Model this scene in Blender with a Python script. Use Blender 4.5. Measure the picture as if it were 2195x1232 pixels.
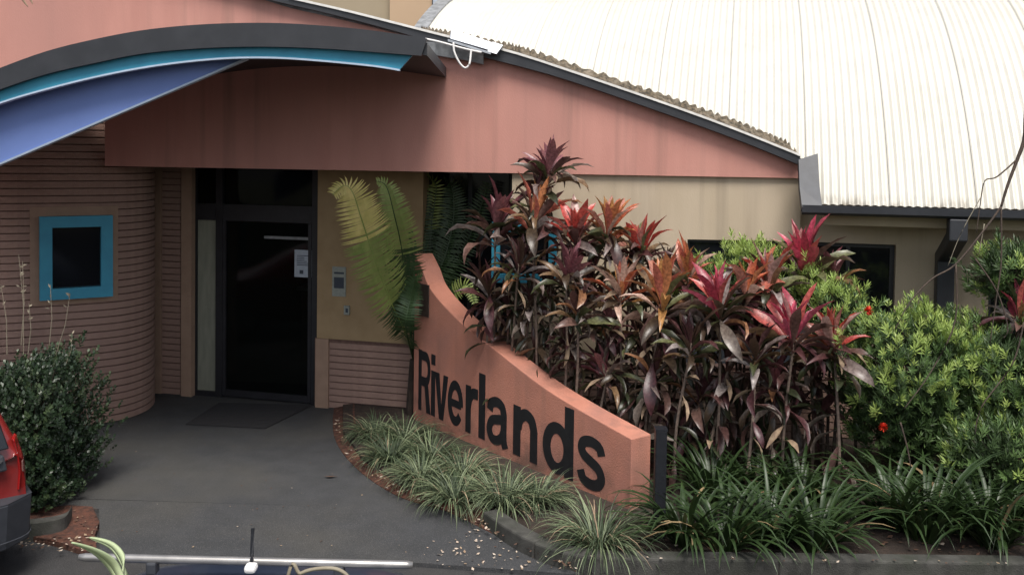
import bpy, math, random
from mathutils import Vector, Matrix, Euler
R = math.radians
random.seed(11)
for o in list(bpy.data.objects): bpy.data.objects.remove(o)
SC = bpy.context.scene
COL = SC.collection

# ------------------------------------------------------------------ camera
PW, PH, F = 2195.0, 1232.0, 2000.0            # photograph size and focal length in its pixels
CAM = Vector((0, 0, 2.95)); PITCH, ROLL, SHY = R(2.0), R(0.8), -216/2195.0
cd = bpy.data.cameras.new('camera'); cam = bpy.data.objects.new('camera', cd); COL.objects.link(cam)
cd.sensor_width = 36; cd.lens = F/PW*36; cd.shift_y = SHY; cd.clip_start = .05; cd.clip_end = 1000
CR = (Matrix.Rotation(R(90)-PITCH, 3, 'X') @ Matrix.Rotation(ROLL, 3, 'Z'))
cam.matrix_world = Matrix.Translation(CAM) @ CR.to_4x4()
SC.camera = cam

# ------------------------------------------------------------------ light
w = bpy.data.worlds.new('World'); SC.world = w; w.use_nodes = True
nt = w.node_tree; bg = nt.nodes['Background']
sky = nt.nodes.new('ShaderNodeTexSky'); sky.sky_type = 'NISHITA'; sky.sun_disc = False
SUN_EL, SUN_AZ = R(62), R(170)                 # azimuth clockwise from +Y
sky.sun_elevation = SUN_EL; sky.sun_rotation = SUN_AZ; sky.dust_density = 3.0
hs = nt.nodes.new('ShaderNodeHueSaturation'); hs.inputs['Saturation'].default_value = .45
nt.links.new(sky.outputs[0], hs.inputs['Color']); nt.links.new(hs.outputs[0], bg.inputs[0])
bg.inputs[1].default_value = .135
sd = bpy.data.lights.new('sun', 'SUN'); sun = bpy.data.objects.new('sun', sd); COL.objects.link(sun)
sd.energy = 2.8; sd.angle = R(28); sd.color = (1, .95, .88)
sv = Vector((math.cos(SUN_EL)*math.sin(SUN_AZ), math.cos(SUN_EL)*math.cos(SUN_AZ), math.sin(SUN_EL)))
sun.rotation_euler = sv.to_track_quat('Z', 'Y').to_euler(); sun.location = (0, 0, 20)
SC.view_settings.view_transform = 'Standard'; SC.view_settings.look = 'None'
SC.view_settings.gamma = 1; SC.view_settings.exposure = 0.46
SC.render.engine = 'CYCLES'; SC.cycles.max_bounces = 6

# ------------------------------------------------------------------ layout helpers
def ray(px, py):
    return CR @ Vector(((px-PW/2)/F, (PH/2-py+SHY*PW)/F, -1))
def W(px, py, Y):                               # point seen at (px,py) standing at distance Y
    d = ray(px, py); return CAM + d*(Y/d.y)
def G(px, py, z=0.0):                           # point seen at (px,py) lying at height z
    d = ray(px, py); return CAM + d*((z-CAM.z)/d.z)
def PL(px, py, o, n):                           # point seen at (px,py) on a vertical plane through o
    d = ray(px, py); n = Vector((n[0], n[1], 0)); o = Vector((o[0], o[1], 0))
    return CAM + d*((o-CAM).dot(n)/d.dot(n))

# ------------------------------------------------------------------ materials
MATS = {}
def mat(name, c1, c2=None, rough=.8, scale=6, bump=0., bscale=80, metal=0., spec=.5, stretch=(1,1,1), lo=.35, hi=.65, c3=None, s3=1.2, objcol=False, trans=0., coat=0., streak=0., speck=0., splash=None):
    m = bpy.data.materials.new(name); m.use_nodes = True; t = m.node_tree; b = t.nodes['Principled BSDF']
    b.inputs['Roughness'].default_value = rough; b.inputs['Metallic'].default_value = metal
    b.inputs['Specular IOR Level'].default_value = spec; b.inputs['Coat Weight'].default_value = coat
    tc = t.nodes.new('ShaderNodeTexCoord'); mp = t.nodes.new('ShaderNodeMapping'); mp.inputs['Scale'].default_value = stretch
    t.links.new(tc.outputs['Object'], mp.inputs[0])
    base = None
    def noise(sc, det=5, src=mp):
        n = t.nodes.new('ShaderNodeTexNoise'); n.inputs['Scale'].default_value = sc; n.inputs['Detail'].default_value = det
        t.links.new(src.outputs[0], n.inputs[0]); return n
    def rgb(c):
        n = t.nodes.new('ShaderNodeRGB'); n.outputs[0].default_value = (*c, 1); return n.outputs[0]
    def mixc(fac, a, bb, typ='MIX'):
        x = t.nodes.new('ShaderNodeMix'); x.data_type = 'RGBA'; x.blend_type = typ
        if isinstance(fac, float): x.inputs[0].default_value = fac
        else: t.links.new(fac, x.inputs[0])
        t.links.new(a, x.inputs[6]); t.links.new(bb, x.inputs[7]); return x.outputs[2]
    def ramp(src, l, h):
        r = t.nodes.new('ShaderNodeMapRange'); r.inputs[1].default_value = l; r.inputs[2].default_value = h
        t.links.new(src, r.inputs[0]); return r.outputs[0]
    base = rgb(c1); tc_obj = mp
    if objcol:
        oi = t.nodes.new('ShaderNodeObjectInfo'); base = mixc(1.0, base, oi.outputs['Color'], 'MULTIPLY')
    if c2: base = mixc(ramp(noise(scale).outputs['Fac'], lo, hi), base, rgb(c2) if not objcol else mixc(1.0, base, rgb(c2), 'MULTIPLY'))
    if c3: base = mixc(ramp(noise(s3, 3).outputs['Fac'], .45, .75), base, rgb(c3))
    if streak:
        m2 = t.nodes.new('ShaderNodeMapping'); m2.inputs['Scale'].default_value = (7,7,.3); t.links.new(tc.outputs['Object'], m2.inputs[0])
        f1 = ramp(noise(1.0, 6, m2).outputs['Fac'], .5, .78); f2 = ramp(noise(.7, 3, mp).outputs['Fac'], .35, .7)
        mu = t.nodes.new('ShaderNodeMath'); mu.operation = 'MULTIPLY'; t.links.new(f1, mu.inputs[0]); t.links.new(f2, mu.inputs[1])
        m3 = t.nodes.new('ShaderNodeMath'); m3.operation = 'MULTIPLY'; m3.inputs[1].default_value = streak; t.links.new(mu.outputs[0], m3.inputs[0])
        base = mixc(m3.outputs[0], base, rgb((.10,.085,.07)))
    if splash:
        z0, z1, sc_, st_, col_ = splash; sx = t.nodes.new('ShaderNodeSeparateXYZ'); t.links.new(tc.outputs['Object'], sx.inputs[0])
        m6 = t.nodes.new('ShaderNodeMapping'); m6.inputs['Scale'].default_value = sc_; t.links.new(tc.outputs['Object'], m6.inputs[0])
        nz = ramp(noise(1.0, 5, m6).outputs['Fac'], .38, .72); hz = ramp(sx.outputs['Z'], z1, z0)
        m7 = t.nodes.new('ShaderNodeMath'); m7.operation = 'MULTIPLY'; t.links.new(nz, m7.inputs[0]); t.links.new(hz, m7.inputs[1])
        m8 = t.nodes.new('ShaderNodeMath'); m8.operation = 'MULTIPLY'; m8.inputs[1].default_value = st_; m8.use_clamp = True; t.links.new(m7.outputs[0], m8.inputs[0])
        base = mixc(m8.outputs[0], base, rgb(col_))
    if speck:
        sp1 = ramp(noise(170, 2, tc_obj).outputs['Fac'], .58, .72); m4 = t.nodes.new('ShaderNodeMath'); m4.operation = 'MULTIPLY'; m4.inputs[1].default_value = speck
        t.links.new(sp1, m4.inputs[0]); base = mixc(m4.outputs[0], base, rgb((.22,.21,.2)))
        sp2 = ramp(noise(120, 2, tc_obj).outputs['Fac'], .42, .3); m5 = t.nodes.new('ShaderNodeMath'); m5.operation = 'MULTIPLY'; m5.inputs[1].default_value = speck
        t.links.new(sp2, m5.inputs[0]); base = mixc(m5.outputs[0], base, rgb((.012,.012,.012)))
    t.links.new(base, b.inputs['Base Color'])
    if bump:
        bp = t.nodes.new('ShaderNodeBump'); bp.inputs['Strength'].default_value = bump; bp.inputs['Distance'].default_value = .01
        t.links.new(noise(bscale, 3).outputs['Fac'], bp.inputs['Height']); t.links.new(bp.outputs[0], b.inputs['Normal'])
    if trans:
        out = t.nodes['Material Output']; tr = t.nodes.new('ShaderNodeBsdfTranslucent'); ms = t.nodes.new('ShaderNodeMixShader')
        ms.inputs[0].default_value = trans; t.links.new(base, tr.inputs[0])
        t.links.new(b.outputs[0], ms.inputs[1]); t.links.new(tr.outputs[0], ms.inputs[2]); t.links.new(ms.outputs[0], out.inputs[0])
    MATS[name] = m; return m
M = MATS
mat('pink_render', (.51,.25,.205), (.46,.22,.18), .9, 3, .25, 120, stretch=(1.6,1.6,.35), c3=(.43,.215,.18), s3=.9, streak=.55)
mat('sign_render', (.47,.20,.14), (.425,.175,.12), .9, 4, .5, 90, c3=(.34,.155,.12), s3=2.2, streak=.7, splash=(0,.55,(5,5,4),1.2,(.12,.075,.055)))
mat('tan_render', (.47,.385,.285), (.42,.34,.245), .9, 3, .2, 120, stretch=(1.5,1.5,.3), c3=(.38,.31,.215), s3=1.0, streak=.5)
mat('ochre_render', (.38,.27,.15), (.33,.23,.125), .9, 5, .2, 120)
mat('peach_render', (.48,.34,.22), (.44,.31,.2), .9, 1, .1, 60)
mat('drab_render', (.34,.28,.19), (.30,.24,.165), .9, 1, .1, 60)
mat('brick', (.37,.24,.19), (.31,.20,.16), .92, 14, .5, 90, c3=(.28,.18,.145), s3=2)
mat('joint', (.17,.10,.08), (.13,.075,.06), .95, 20)
mat('post_trim', (.36,.24,.17), (.31,.205,.145), .85, 8, .15, 90)
mat('charcoal', (.028,.03,.036), (.02,.022,.027), .5, 6, .05, 60)
mat('charcoal_trim', (.042,.046,.056), (.03,.033,.041), .5, 9, .05, 60)
mat('white_lip', (.75,.73,.70), (.6,.58,.55), .5, 12)
mat('turquoise', (.035,.27,.40), (.03,.235,.36), .55, 7, .05, 60)
mat('blue_panel', (.13,.20,.46), (.115,.18,.42), .55, 3, .05, 60)
mat('pale_edge', (.45,.55,.68), (.4,.5,.62), .5, 10)
mat('galvanised', (.50,.53,.57), (.38,.40,.43), .42, 18, .05, 60, metal=.6)
mat('flashing', (.30,.31,.32), (.18,.185,.19), .6, 14, .1, 60, metal=.2)
mat('cream_roof', (.60,.58,.52), (.565,.545,.485), .5, 3, 0, stretch=(1,1,.4), c3=(.57,.545,.47), s3=.9, streak=.15, splash=(2.49,2.62,(14,14,3),1.0,(.16,.13,.09)))
mat('seam_grey', (.5,.48,.44), (.42,.41,.38), .7, 8)
mat('moss', (.13,.10,.065), (.05,.042,.03), .95, 30, .8, 60, lo=.4, hi=.6, c3=(.24,.2,.15), s3=16)
mat('glass_dark', (.008,.009,.012), None, .08, spec=.35)
mat('glass_green', (.03,.036,.03), (.014,.016,.016), .08, 5, spec=.35)
mat('foyer_paint', (.30,.27,.22), (.27,.24,.19), .8, 3)
mat('door_metal', (.012,.012,.015), (.018,.018,.022), .5, 10)
mat('blind', (.25,.255,.20), (.20,.205,.16), .7, 20, stretch=(1,1,.2))
mat('paper', (.42,.46,.52), (.36,.40,.46), .8, 30)
mat('plaque_brown', (.05,.032,.026), (.035,.022,.018), .7, 20)
mat('ink', (.05,.06,.08), None, .8)
mat('plate', (.32,.34,.30), (.26,.28,.25), .6, 30)
mat('letter_black', (.008,.008,.010), (.012,.012,.014), .55, 14)
mat('post_black', (.007,.008,.011), (.011,.012,.016), .45, 30, .2, 70)
mat('asphalt', (.036,.036,.038), (.026,.026,.028), .9, 7, .6, 260, c3=(.042,.04,.038), s3=1.1, speck=.5)
mat('driveway', (.047,.049,.053), (.036,.038,.041), .88, 5, .7, 200, c3=(.066,.063,.056), s3=.8, speck=.55)
mat('soil', (.045,.030,.022), (.025,.018,.014), .98, 12, 1., 50)
mat('mulch', (.11,.042,.026), (.045,.022,.016), .97, 22, 1., 60)
mat('concrete', (.075,.073,.066), (.04,.039,.035), .93, 9, .5, 90, c3=(.03,.034,.024), s3=4)
mat('bank', (.06,.05,.03), (.04,.05,.02), .97, 5, 1., 30)
mat('doormat', (.018,.017,.019), (.026,.025,.027), .98, 60, .8, 160)
mat('rib_rubber', (.03,.029,.031), (.02,.02,.022), .95, 60, .6, 160)
mat('leaf_colour', (1,1,1), (.5,.47,.47), .34, 34, .15, 60, objcol=True, trans=.25, spec=.6)
mat('stem', (.19,.14,.11), (.11,.08,.065), .9, 30, .4, 60)
mat('dry_leaf', (.34,.25,.16), (.22,.15,.10), .8, 20)
mat('clivia', (.034,.062,.018), (.022,.044,.014), .42, 8, trans=.15)
mat('clivia_dry', (.28,.2,.1), (.2,.14,.07), .8, 8)
mat('lirio_pale', (.21,.25,.14), (.15,.19,.10), .55, 14, trans=.15)
mat('lirio_green', (.055,.08,.04), (.035,.055,.026), .55, 14, trans=.15)
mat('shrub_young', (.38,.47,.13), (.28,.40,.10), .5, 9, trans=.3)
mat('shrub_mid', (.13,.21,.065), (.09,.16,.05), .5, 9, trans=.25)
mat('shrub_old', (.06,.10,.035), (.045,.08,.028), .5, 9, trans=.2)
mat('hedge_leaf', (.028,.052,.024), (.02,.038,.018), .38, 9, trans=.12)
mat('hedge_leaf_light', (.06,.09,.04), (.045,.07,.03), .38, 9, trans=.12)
mat('twig', (.085,.06,.045), (.05,.036,.028), .9, 30, .4, 60)
mat('pale_twig', (.26,.23,.17), (.2,.17,.12), .85, 30)
mat('frond_yellow', (.68,.58,.22), (.56,.50,.16), .5, 12, trans=.25)
mat('frond_green', (.30,.36,.11), (.22,.29,.08), .5, 12, trans=.25)
mat('frond_dark', (.045,.085,.03), (.03,.06,.022), .5, 12, trans=.2)
mat('flower_red', (.75,.06,.02), (.6,.04,.02), .6, 20)
mat('agave_leaf', (.46,.53,.31), (.38,.46,.26), .45, 7, trans=.1)
mat('petal', (.5,.43,.36), (.45,.34,.25), .8, 40)
mat('litter', (.12,.06,.035), (.06,.035,.025), .9, 40)
mat('car_red', (.20,.016,.015), None, .25, coat=.6)
mat('car_blue', (.035,.045,.075), (.03,.04,.068), .3, 5, coat=.5)
mat('car_plastic', (.034,.037,.045), (.028,.031,.038), .55, 20)
mat('car_glass', (.01,.012,.015), None, .05)
mat('lens_red', (.35,.01,.01), None, .15, coat=.5)
mat('lens_clear', (.3,.2,.18), None, .15)
mat('chrome', (.75,.75,.76), None, .15, metal=1)
mat('rack_metal', (.40,.385,.37), (.30,.29,.28), .35, 12, metal=.7)
mat('tyre', (.02,.02,.02), None, .85)
mat('white_plastic', (.7,.68,.66), None, .5)

# ------------------------------------------------------------------ mesh helpers
class MB:
    def __init__(s): s.v = []; s.f = []; s.m = []
    def face(s, ids, mi=0): s.f.append(tuple(ids)); s.m.append(mi)
    def quad(s, a, b, c, d, mi=0):
        n = len(s.v); s.v += [Vector(a), Vector(b), Vector(c), Vector(d)]; s.face((n, n+1, n+2, n+3), mi)
    def ext(s, pts, vec, mi=0):                          # polygon pushed along vec
        n = len(s.v); k = len(pts); vec = Vector(vec)
        s.v += [Vector(p) for p in pts] + [Vector(p)+vec for p in pts]
        s.face(range(n, n+k), mi); s.face(reversed(range(n+k, n+2*k)), mi)
        for i in range(k): j = (i+1) % k; s.face((n+j, n+i, n+k+i, n+k+j), mi)
        return s
    def box(s, c, size, ax=None, mi=0):                  # ax: (u,n) horizontal axes
        c = Vector(c); u, n = ax if ax else (Vector((1,0,0)), Vector((0,1,0))); z = Vector((0,0,1))
        a, b, d = size[0]/2, size[1]/2, size[2]/2
        s.ext([c-u*a-n*b-z*d, c+u*a-n*b-z*d, c+u*a-n*b+z*d, c-u*a-n*b+z*d], n*2*b, mi); return s
    def ribbon(s, A, B, mi=0):                           # strip between two point rows
        n = len(s.v); k = len(A); s.v += [Vector(p) for p in A] + [Vector(p) for p in B]
        for i in range(k-1): s.face((n+i, n+i+1, n+k+i+1, n+k+i), mi)
        return s
    def slab(s, A, B, vec, mi=0):                        # ribbon A-B with thickness vec
        n = len(s.v); k = len(A); vec = Vector(vec)
        for row in (A, B): s.v += [Vector(p) for p in row]
        for row in (A, B): s.v += [Vector(p)+vec for p in row]
        for i in range(k-1):
            s.face((n+i, n+i+1, n+k+i+1, n+k+i), mi); a = n+2*k
            s.face((a+i+1, a+i, a+k+i, a+k+i+1), mi)
            s.face((n+i+1, n+i, a+i, a+i+1), mi); s.face((n+k+i, n+k+i+1, a+k+i+1, a+k+i), mi)
        a = n+2*k
        s.face((n, n+k, a+k, a), mi); s.face((n+2*k-1, n+k-1, a+k-1, a+2*k-1), mi); return s
    def tube(s, pts, rad, n=7, mi=0, cap=True):
        pts = [Vector(p) for p in pts]; st = len(s.v); k = len(pts)
        for i, p in enumerate(pts):
            d = (pts[min(i+1, k-1)]-pts[max(i-1, 0)]).normalized()
            a = d.cross(Vector((0,0,1)) if abs(d.z) < .9 else Vector((1,0,0))).normalized(); b = d.cross(a)
            r = rad[i] if isinstance(rad, (list, tuple)) else rad
            for j in range(n):
                t = 2*math.pi*j/n; s.v.append(p + a*(r*math.cos(t)) + b*(r*math.sin(t)))
        for i in range(k-1):
            for j in range(n):
                q = (j+1) % n; s.face((st+i*n+j, st+i*n+q, st+(i+1)*n+q, st+(i+1)*n+j), mi)
        if cap: s.face(reversed(range(st, st+n)), mi); s.face(range(st+(k-1)*n, st+k*n), mi)
        return s
    def mesh(s, name, mats, smooth=False, off=None):
        me = bpy.data.meshes.new(name); o = off or Vector((0,0,0))
        me.from_pydata([tuple(v-o) for v in s.v], [], s.f)
        for mm in (mats if isinstance(mats, (list, tuple)) else [mats]): me.materials.append(M[mm])
        me.polygons.foreach_set('material_index', s.m)
        if smooth: me.polygons.foreach_set('use_smooth', [True]*len(me.polygons))
        me.update(); return me
    def build(s, name, mats, parent=None, smooth=False, local=False, bevel=0):
        off = Vector((0,0,0)); p = parent
        while p is not None and not local: off = off+p.location; p = p.parent
        ob = bpy.data.objects.new(name, s.mesh(name, mats, smooth, off)); COL.objects.link(ob)
        if parent: ob.parent = parent
        if bevel:
            bv = ob.modifiers.new('bevel', 'BEVEL'); bv.width = bevel; bv.segments = 2; bv.limit_method = 'ANGLE'
        return ob
def tag(o, label, cat, group=None, kind=None):
    if label: o['label'] = label
    if cat: o['category'] = cat
    if group: o['group'] = group
    if kind: o['kind'] = kind
    return o
def thing(name, loc, label, cat, group=None):
    o = bpy.data.objects.new(name, None); o.location = loc; o.empty_display_size = .2; COL.objects.link(o)
    return tag(o, label, cat, group)
def struct(o): o['kind'] = 'structure'; return o
def put(name, me, parent, mw=None, color=None):
    o = bpy.data.objects.new(name, me); COL.objects.link(o); o.parent = parent
    if mw is not None: o.matrix_local = mw
    if color: o.color = (*color, 1)
    return o
V = Vector
def smoothline(P, n=8):                                  # Catmull-Rom through points
    P = [V(p) for p in P]; out = []
    for i in range(len(P)-1):
        p0 = P[max(i-1,0)]; p1 = P[i]; p2 = P[i+1]; p3 = P[min(i+2, len(P)-1)]
        for k in range(n):
            t = k/n; out.append(.5*((2*p1)+(p2-p0)*t+(2*p0-5*p1+4*p2-p3)*t*t+(3*p1-p0-3*p2+p3)*t**3))
    out.append(P[-1]); return out

# ================================================================== SETTING
m = MB(); m.quad((-250,-250,-.03), (250,-250,-.03), (250,250,-.03), (-250,250,-.03))
struct(m.build('road', 'asphalt'))
# driveway apron in two poured slabs with a joint between them
def sheet(pts, z, th=.05): return MB().ext([V((p[0],p[1],z)) for p in pts][::-1], (0,0,-th))
joint_l, joint_r = G(-200,1058), G(960,1090)
right_edge = [G(716,868), G(716,935), G(760,1000), G(850,1062), G(960,1092)]
right_low = [G(968,1096), G(1060,1146), G(1160,1192), G(1240,1226)]
back_l, back_r = V((-6.5,12.2,0)), V((-1.4,11.6,0))
dw = sheet([back_l, back_r]+right_edge+[joint_l+V((0,.016,0))], 0.0); d1 = struct(dw.build('driveway', 'driveway'))
road_edge = [G(1245,1231), G(900,1206), G(500,1203), G(215,1195), G(212,1090), G(-200,1075)]
d2 = sheet([joint_l+V((0,-.016,0)), joint_r+V((0,-.016,0))]+right_low+road_edge, 0.002)
d2.build('driveway_slab', 'driveway', d1)
# garden bed behind the kerb
kerb_line = [G(1035,1102,.10), G(1100,1140,.12), G(1160,1168,.12), G(1230,1187,.12), G(1330,1196,.12), G(1600,1199,.12), G(1900,1203,.12), G(2300,1208,.12)]
bed = [p for p in [G(1020,1096), *kerb_line[1:]]] + [V((6.5,9,0)), V((4,9.6,0)), V((0,10.2,0)), V((-1.6,10.7,0)), G(735,880), G(735,935), G(775,992), G(865,1054)]
sb = sheet(bed, .07, .12); struct(sb.build('garden_bed', 'soil'))
ml = [G(716,868), G(716,935), G(760,1000), G(850,1062), G(960,1097), G(1060,1146), G(1165,1196), G(1235,1226)]
ml2 = [G(760,868), G(765,930), G(812,985), G(900,1045), G(1020,1096), G(1095,1142), G(1165,1178), G(1245,1205)]
mm = MB(); A = smoothline(ml, 4); B = smoothline(ml2, 4)
for row, z in ((A, .006), (B, .076)):
    for p in row: p.z = z
mm.slab(A, B, (0,0,-.06)); struct(mm.build('mulch_strip', 'mulch'))
def kerb(line, wd, hgt, name, lab=None):
    k = smoothline(line, 4); m = MB(); root = None
    L = []
    for i, p in enumerate(k):
        d = (k[min(i+1,len(k)-1)]-k[max(i-1,0)]); d.z = 0; d.normalize(); nn = V((-d.y, d.x, 0)); L.append((p, nn))
    A = [p for p, n in L]; B = [p+n*wd for p, n in L]
    for q in A+B: q.z = hgt
    step = 7; obs = []
    for i in range(0, len(A)-1, step):
        a = A[i:i+step+1]; b = B[i:i+step+1]
        if len(a) < 2: continue
        mb = MB().slab(a, b, (0,0,-hgt-.04))
        o = mb.build('kerb' if root is None else 'kerb_stone', 'concrete', root, bevel=.015)
        if root is None: root = struct(o)
        else: o.scale = (.999, .999, .995)
    return root
kerb(kerb_line, .14, .125, 'kerb')
# left corner: mulch pocket and kerb stone beside the parked car
lm = sheet([G(150,1172), G(185,1184), G(207,1176), G(203,1150), G(213,1120), G(198,1088), G(150,1085), G(-60,1100), G(-60,1150), G(60,1150), G(110,1160)], .012, .05)
struct(lm.build('mulch_pocket', 'mulch'))
ks = MB(); kl = [G(-60,1128,.11), G(40,1124,.11), G(100,1118,.11), G(138,1108,.11), G(150,1092,.11)]
kk = smoothline(kl, 4); K2 = [p+V((-.03,.10,0)) for p in kk]
ks.slab(K2, kk, (0,0,-.14)); struct(ks.build('kerb_end', 'concrete', bevel=.015))
lr = MB()
# bank the photograph is taken from
bk = MB(); prof = [(-40,1.36),(1.2,1.36),(1.32,1.3),(1.38,-.05),(-40,-.05)]
bk.ext([V((-30,y,z)) for y, z in prof], (60,0,0)); struct(bk.build('embankment', 'bank'))

# ================================================================== ENTRANCE BUILDING
EB = thing('entrance_building', (-1,10,0), 'pink rendered entrance building with curved brick corner and blue arched canopy', 'building')
TH = R(14); U = V((math.cos(TH), -math.sin(TH), 0)); N = V((math.sin(TH), math.cos(TH), 0)); O = V((3.7, 9.2, 0))
AX = (U, N)
GU = V((1, -.045, 0)).normalized(); GN = V((.045, 1, 0)).normalized(); GO = V((2.8, 9.43, 0))
def gp(px, py, back=0.): p = PL(px, py, GO+GN*back, GN); return p
GAX = (GU, GN)
def wp(px, py, back=0.): return PL(px, py, O+N*back, N)
# gable wall with an arched top
top_px = [(-420,-75),(-200,-90),(0,-95),(200,-85),(400,-48),(581,0),(673,21),(754,41),(833,62),(908,84),(975,104),(1050,125),(1175,158),(1295,197),(1467,257),(1600,306),(1712,352)]
gtop = [gp(*p) for p in top_px]
low = [gp(1716,382), gp(225,356), gp(225,150), gp(-420,150)]
g = MB(); g.ext(gtop+low, GN*.25); g.build('gable_wall', 'pink_render', EB)
# charcoal gutter along the arch
ftop_px = [(-420,-105),(-200,-120),(0,-125),(200,-115),(400,-72),(618,-4),(690,12),(754,27),(857,53),(959,79),(1010,90),(1076,107),(1154,130),(1363,201),(1519,256),(1640,303),(1716,334)]
ft = [gp(x,y,-.10) for x, y in ftop_px]; fb = [gp(x,y+1,-.10) for x, y in top_px]
fsc = MB().slab(smoothline(ft,2), smoothline(fb,2), GN*.085); fo = fsc.build('arch_gutter', 'charcoal', EB)
lip_px = ftop_px[5:]
lp = MB(); LT = [gp(x,y-3.5,-.115) for x,y in lip_px]; LB = [gp(x,y+1.5,-.115) for x,y in lip_px]
lp.slab(smoothline(LT,2), smoothline(LB,2), GN*.012); lp.build('gutter_lip', 'white_lip', fo)
# weathered sheet ends above the gutter (wavy)
mz = MB(); bot, topm = [], []
ln = smoothline([gp(x,y-2,-.06) for x,y in [(900,62),(959,76),(1076,104),(1154,127),(1363,198),(1519,252),(1640,298),(1716,331),(1745,345)]], 40)
for i, p in enumerate(ln):
    h = min(1, i/90)*.05+.02; h *= .85+.3*random.random()
    topm.append(p+V((0,0,h+.014*math.sin(i*1.25)))+GN*.10); bot.append(p-V((0,0,.02)))
mz.slab(topm, bot, GN*.06); mz.build('weathered_roof_edge', 'moss', EB)
# roof of the arch running back
def gz(X):
    best = None
    for a, b in zip(ft[:-1], ft[1:]):
        if a.x <= X <= b.x: return a.z+(b.z-a.z)*(X-a.x)/(b.x-a.x)
    return ft[-1].z if X > ft[-1].x else ft[0].z
ra = [p-V((0,0,.03))+GN*.1 for p in ft]; rbk = [p+GN*(1.0+4.0*min(1, max(0, (2.75-p.x)/3.5))) for p in ra]
MB().slab(ra, rbk, (0,0,-.06)).build('arch_roof', 'flashing', EB)
# galvanised cap, wall flashing and looped cable at the canopy's end
cap = MB(); ca = [gp(966,63,-.16), gp(1062,93,-.16)]; cb = [gp(964,84,-.2), gp(1054,110,-.2)]
cap.slab(ca, cb, GN*.12); ob = cap.build('gutter_cap', 'galvanised', EB, bevel=.01)
c2 = MB().slab([gp(1056,90,-.17), gp(1078,97,-.17)], [gp(1045,110,-.21), gp(1064,116,-.21)], GN*.12); c2.build('cap_end', 'galvanised', ob)
MB().slab([gp(960,84,-.215), gp(1052,112,-.215)], [gp(960,89,-.215), gp(1052,117,-.215)], GN*.02).build('cap_rim', 'galvanised', ob)
fl = None
for i, (x0,x1,y0,y1,h) in enumerate([(905,934,88,92,27),(934,972,91,98,27),(972,1036,97,112,26)]):
    mbf = MB().slab([gp(x0+1,y0,-.12-.02*i), gp(x1,y1,-.12-.02*i)], [gp(x0-3,y0+h,-.10), gp(x1,y1+h,-.10)], GN*.08)
    o = mbf.build('wall_flashing' if fl is None else 'flashing_sheet', 'flashing', fl or EB)
    fl = fl or o
wr = smoothline([gp(912,84,-.24), gp(940,90,-.25), gp(970,98,-.24), gp(1000,106,-.25), gp(1032,113,-.24)], 6)
MB().tube(wr, .012, 6).build('white_conduit', 'white_plastic', fl, smooth=True)
wr = smoothline([gp(972,92,-.27), gp(974,112,-.28), gp(985,135,-.28), gp(997,146,-.28), gp(1006,138,-.28), gp(1009,118,-.26), gp(1010,106,-.25)], 6)
MB().tube(wr, .011, 6).build('cable', 'white_plastic', fl, smooth=True)

# ---- canopy
CY = 7.4
xs = [-420,-300,-200,-100,0,100,200,300,400,500,600,700,800,915]
y_top = [350,290,236,188,146,110,85,66,55,50,50,56,66,83]
y_mid = [396,334,279,230,188,155,132,112,102,97,97,101,108,116]
y_bot = [432,370,314,265,222,192,167,147,133,125,125,132,142,151]
sm = lambda rows: smoothline(rows, 4)
ct = sm([W(x,y,CY) for x,y in zip(xs,y_top)]); cmn = sm([W(x-(0 if x<900 else 12),y+4,CY) for x,y in zip(xs,y_mid)])
canopy = MB(); back = [p+V((0,1.05,.0)) for p in ct]
cr1 = [p+V((0,.04,-.03)) for p in ct]; cr2 = [V((p.x, GO.y-.045*(p.x-GO.x)-.01, p.z-.03)) for p in ct]
canopy.slab(cr1, cr2, (0,0,-.10)); CN = canopy.build('canopy', 'charcoal', EB)
MB().slab(ct, cmn, (0,.05,0)).build('canopy_fascia', 'charcoal', CN)
xt = xs[:-1]+[857]; 
tt = sm([W(x,y-8,CY+.055) for x,y in zip(xs[:-1]+[908],y_mid[:-1]+[100])]); tb = sm([W(x,y-2,CY+.055) for x,y in zip(xt,y_bot)])
MB().slab(tt, tb, (0,.035,0)).build('turquoise_fascia', 'turquoise', CN)
te = [p-V((0,0,.014)) for p in tb]
MB().slab([p+V((0,-.016,0)) for p in tb], [p+V((0,-.016,0)) for p in te], (0,.06,0)).build('fascia_edge', 'pale_edge', CN)
fx = [-420,-300,-200,-100,0,100,200,300,400,480,530]
ftp = [W(x, y-14, CY+.20) for x, y in zip(fx, [432,370,314,265,222,192,167,147,133,127,125])]
fbp = [W(x, 125+(527-x)*.4268, CY+.20) for x in fx]
MB().slab(ftp, fbp, (0,.04,0)).build('blue_fin', 'blue_panel', CN)
MB().slab([p+V((0,-.016,0)) for p in fbp], [p+V((0,-.012,-.016)) for p in fbp], (0,.06,0)).build('fin_edge', 'pale_edge', CN)

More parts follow.
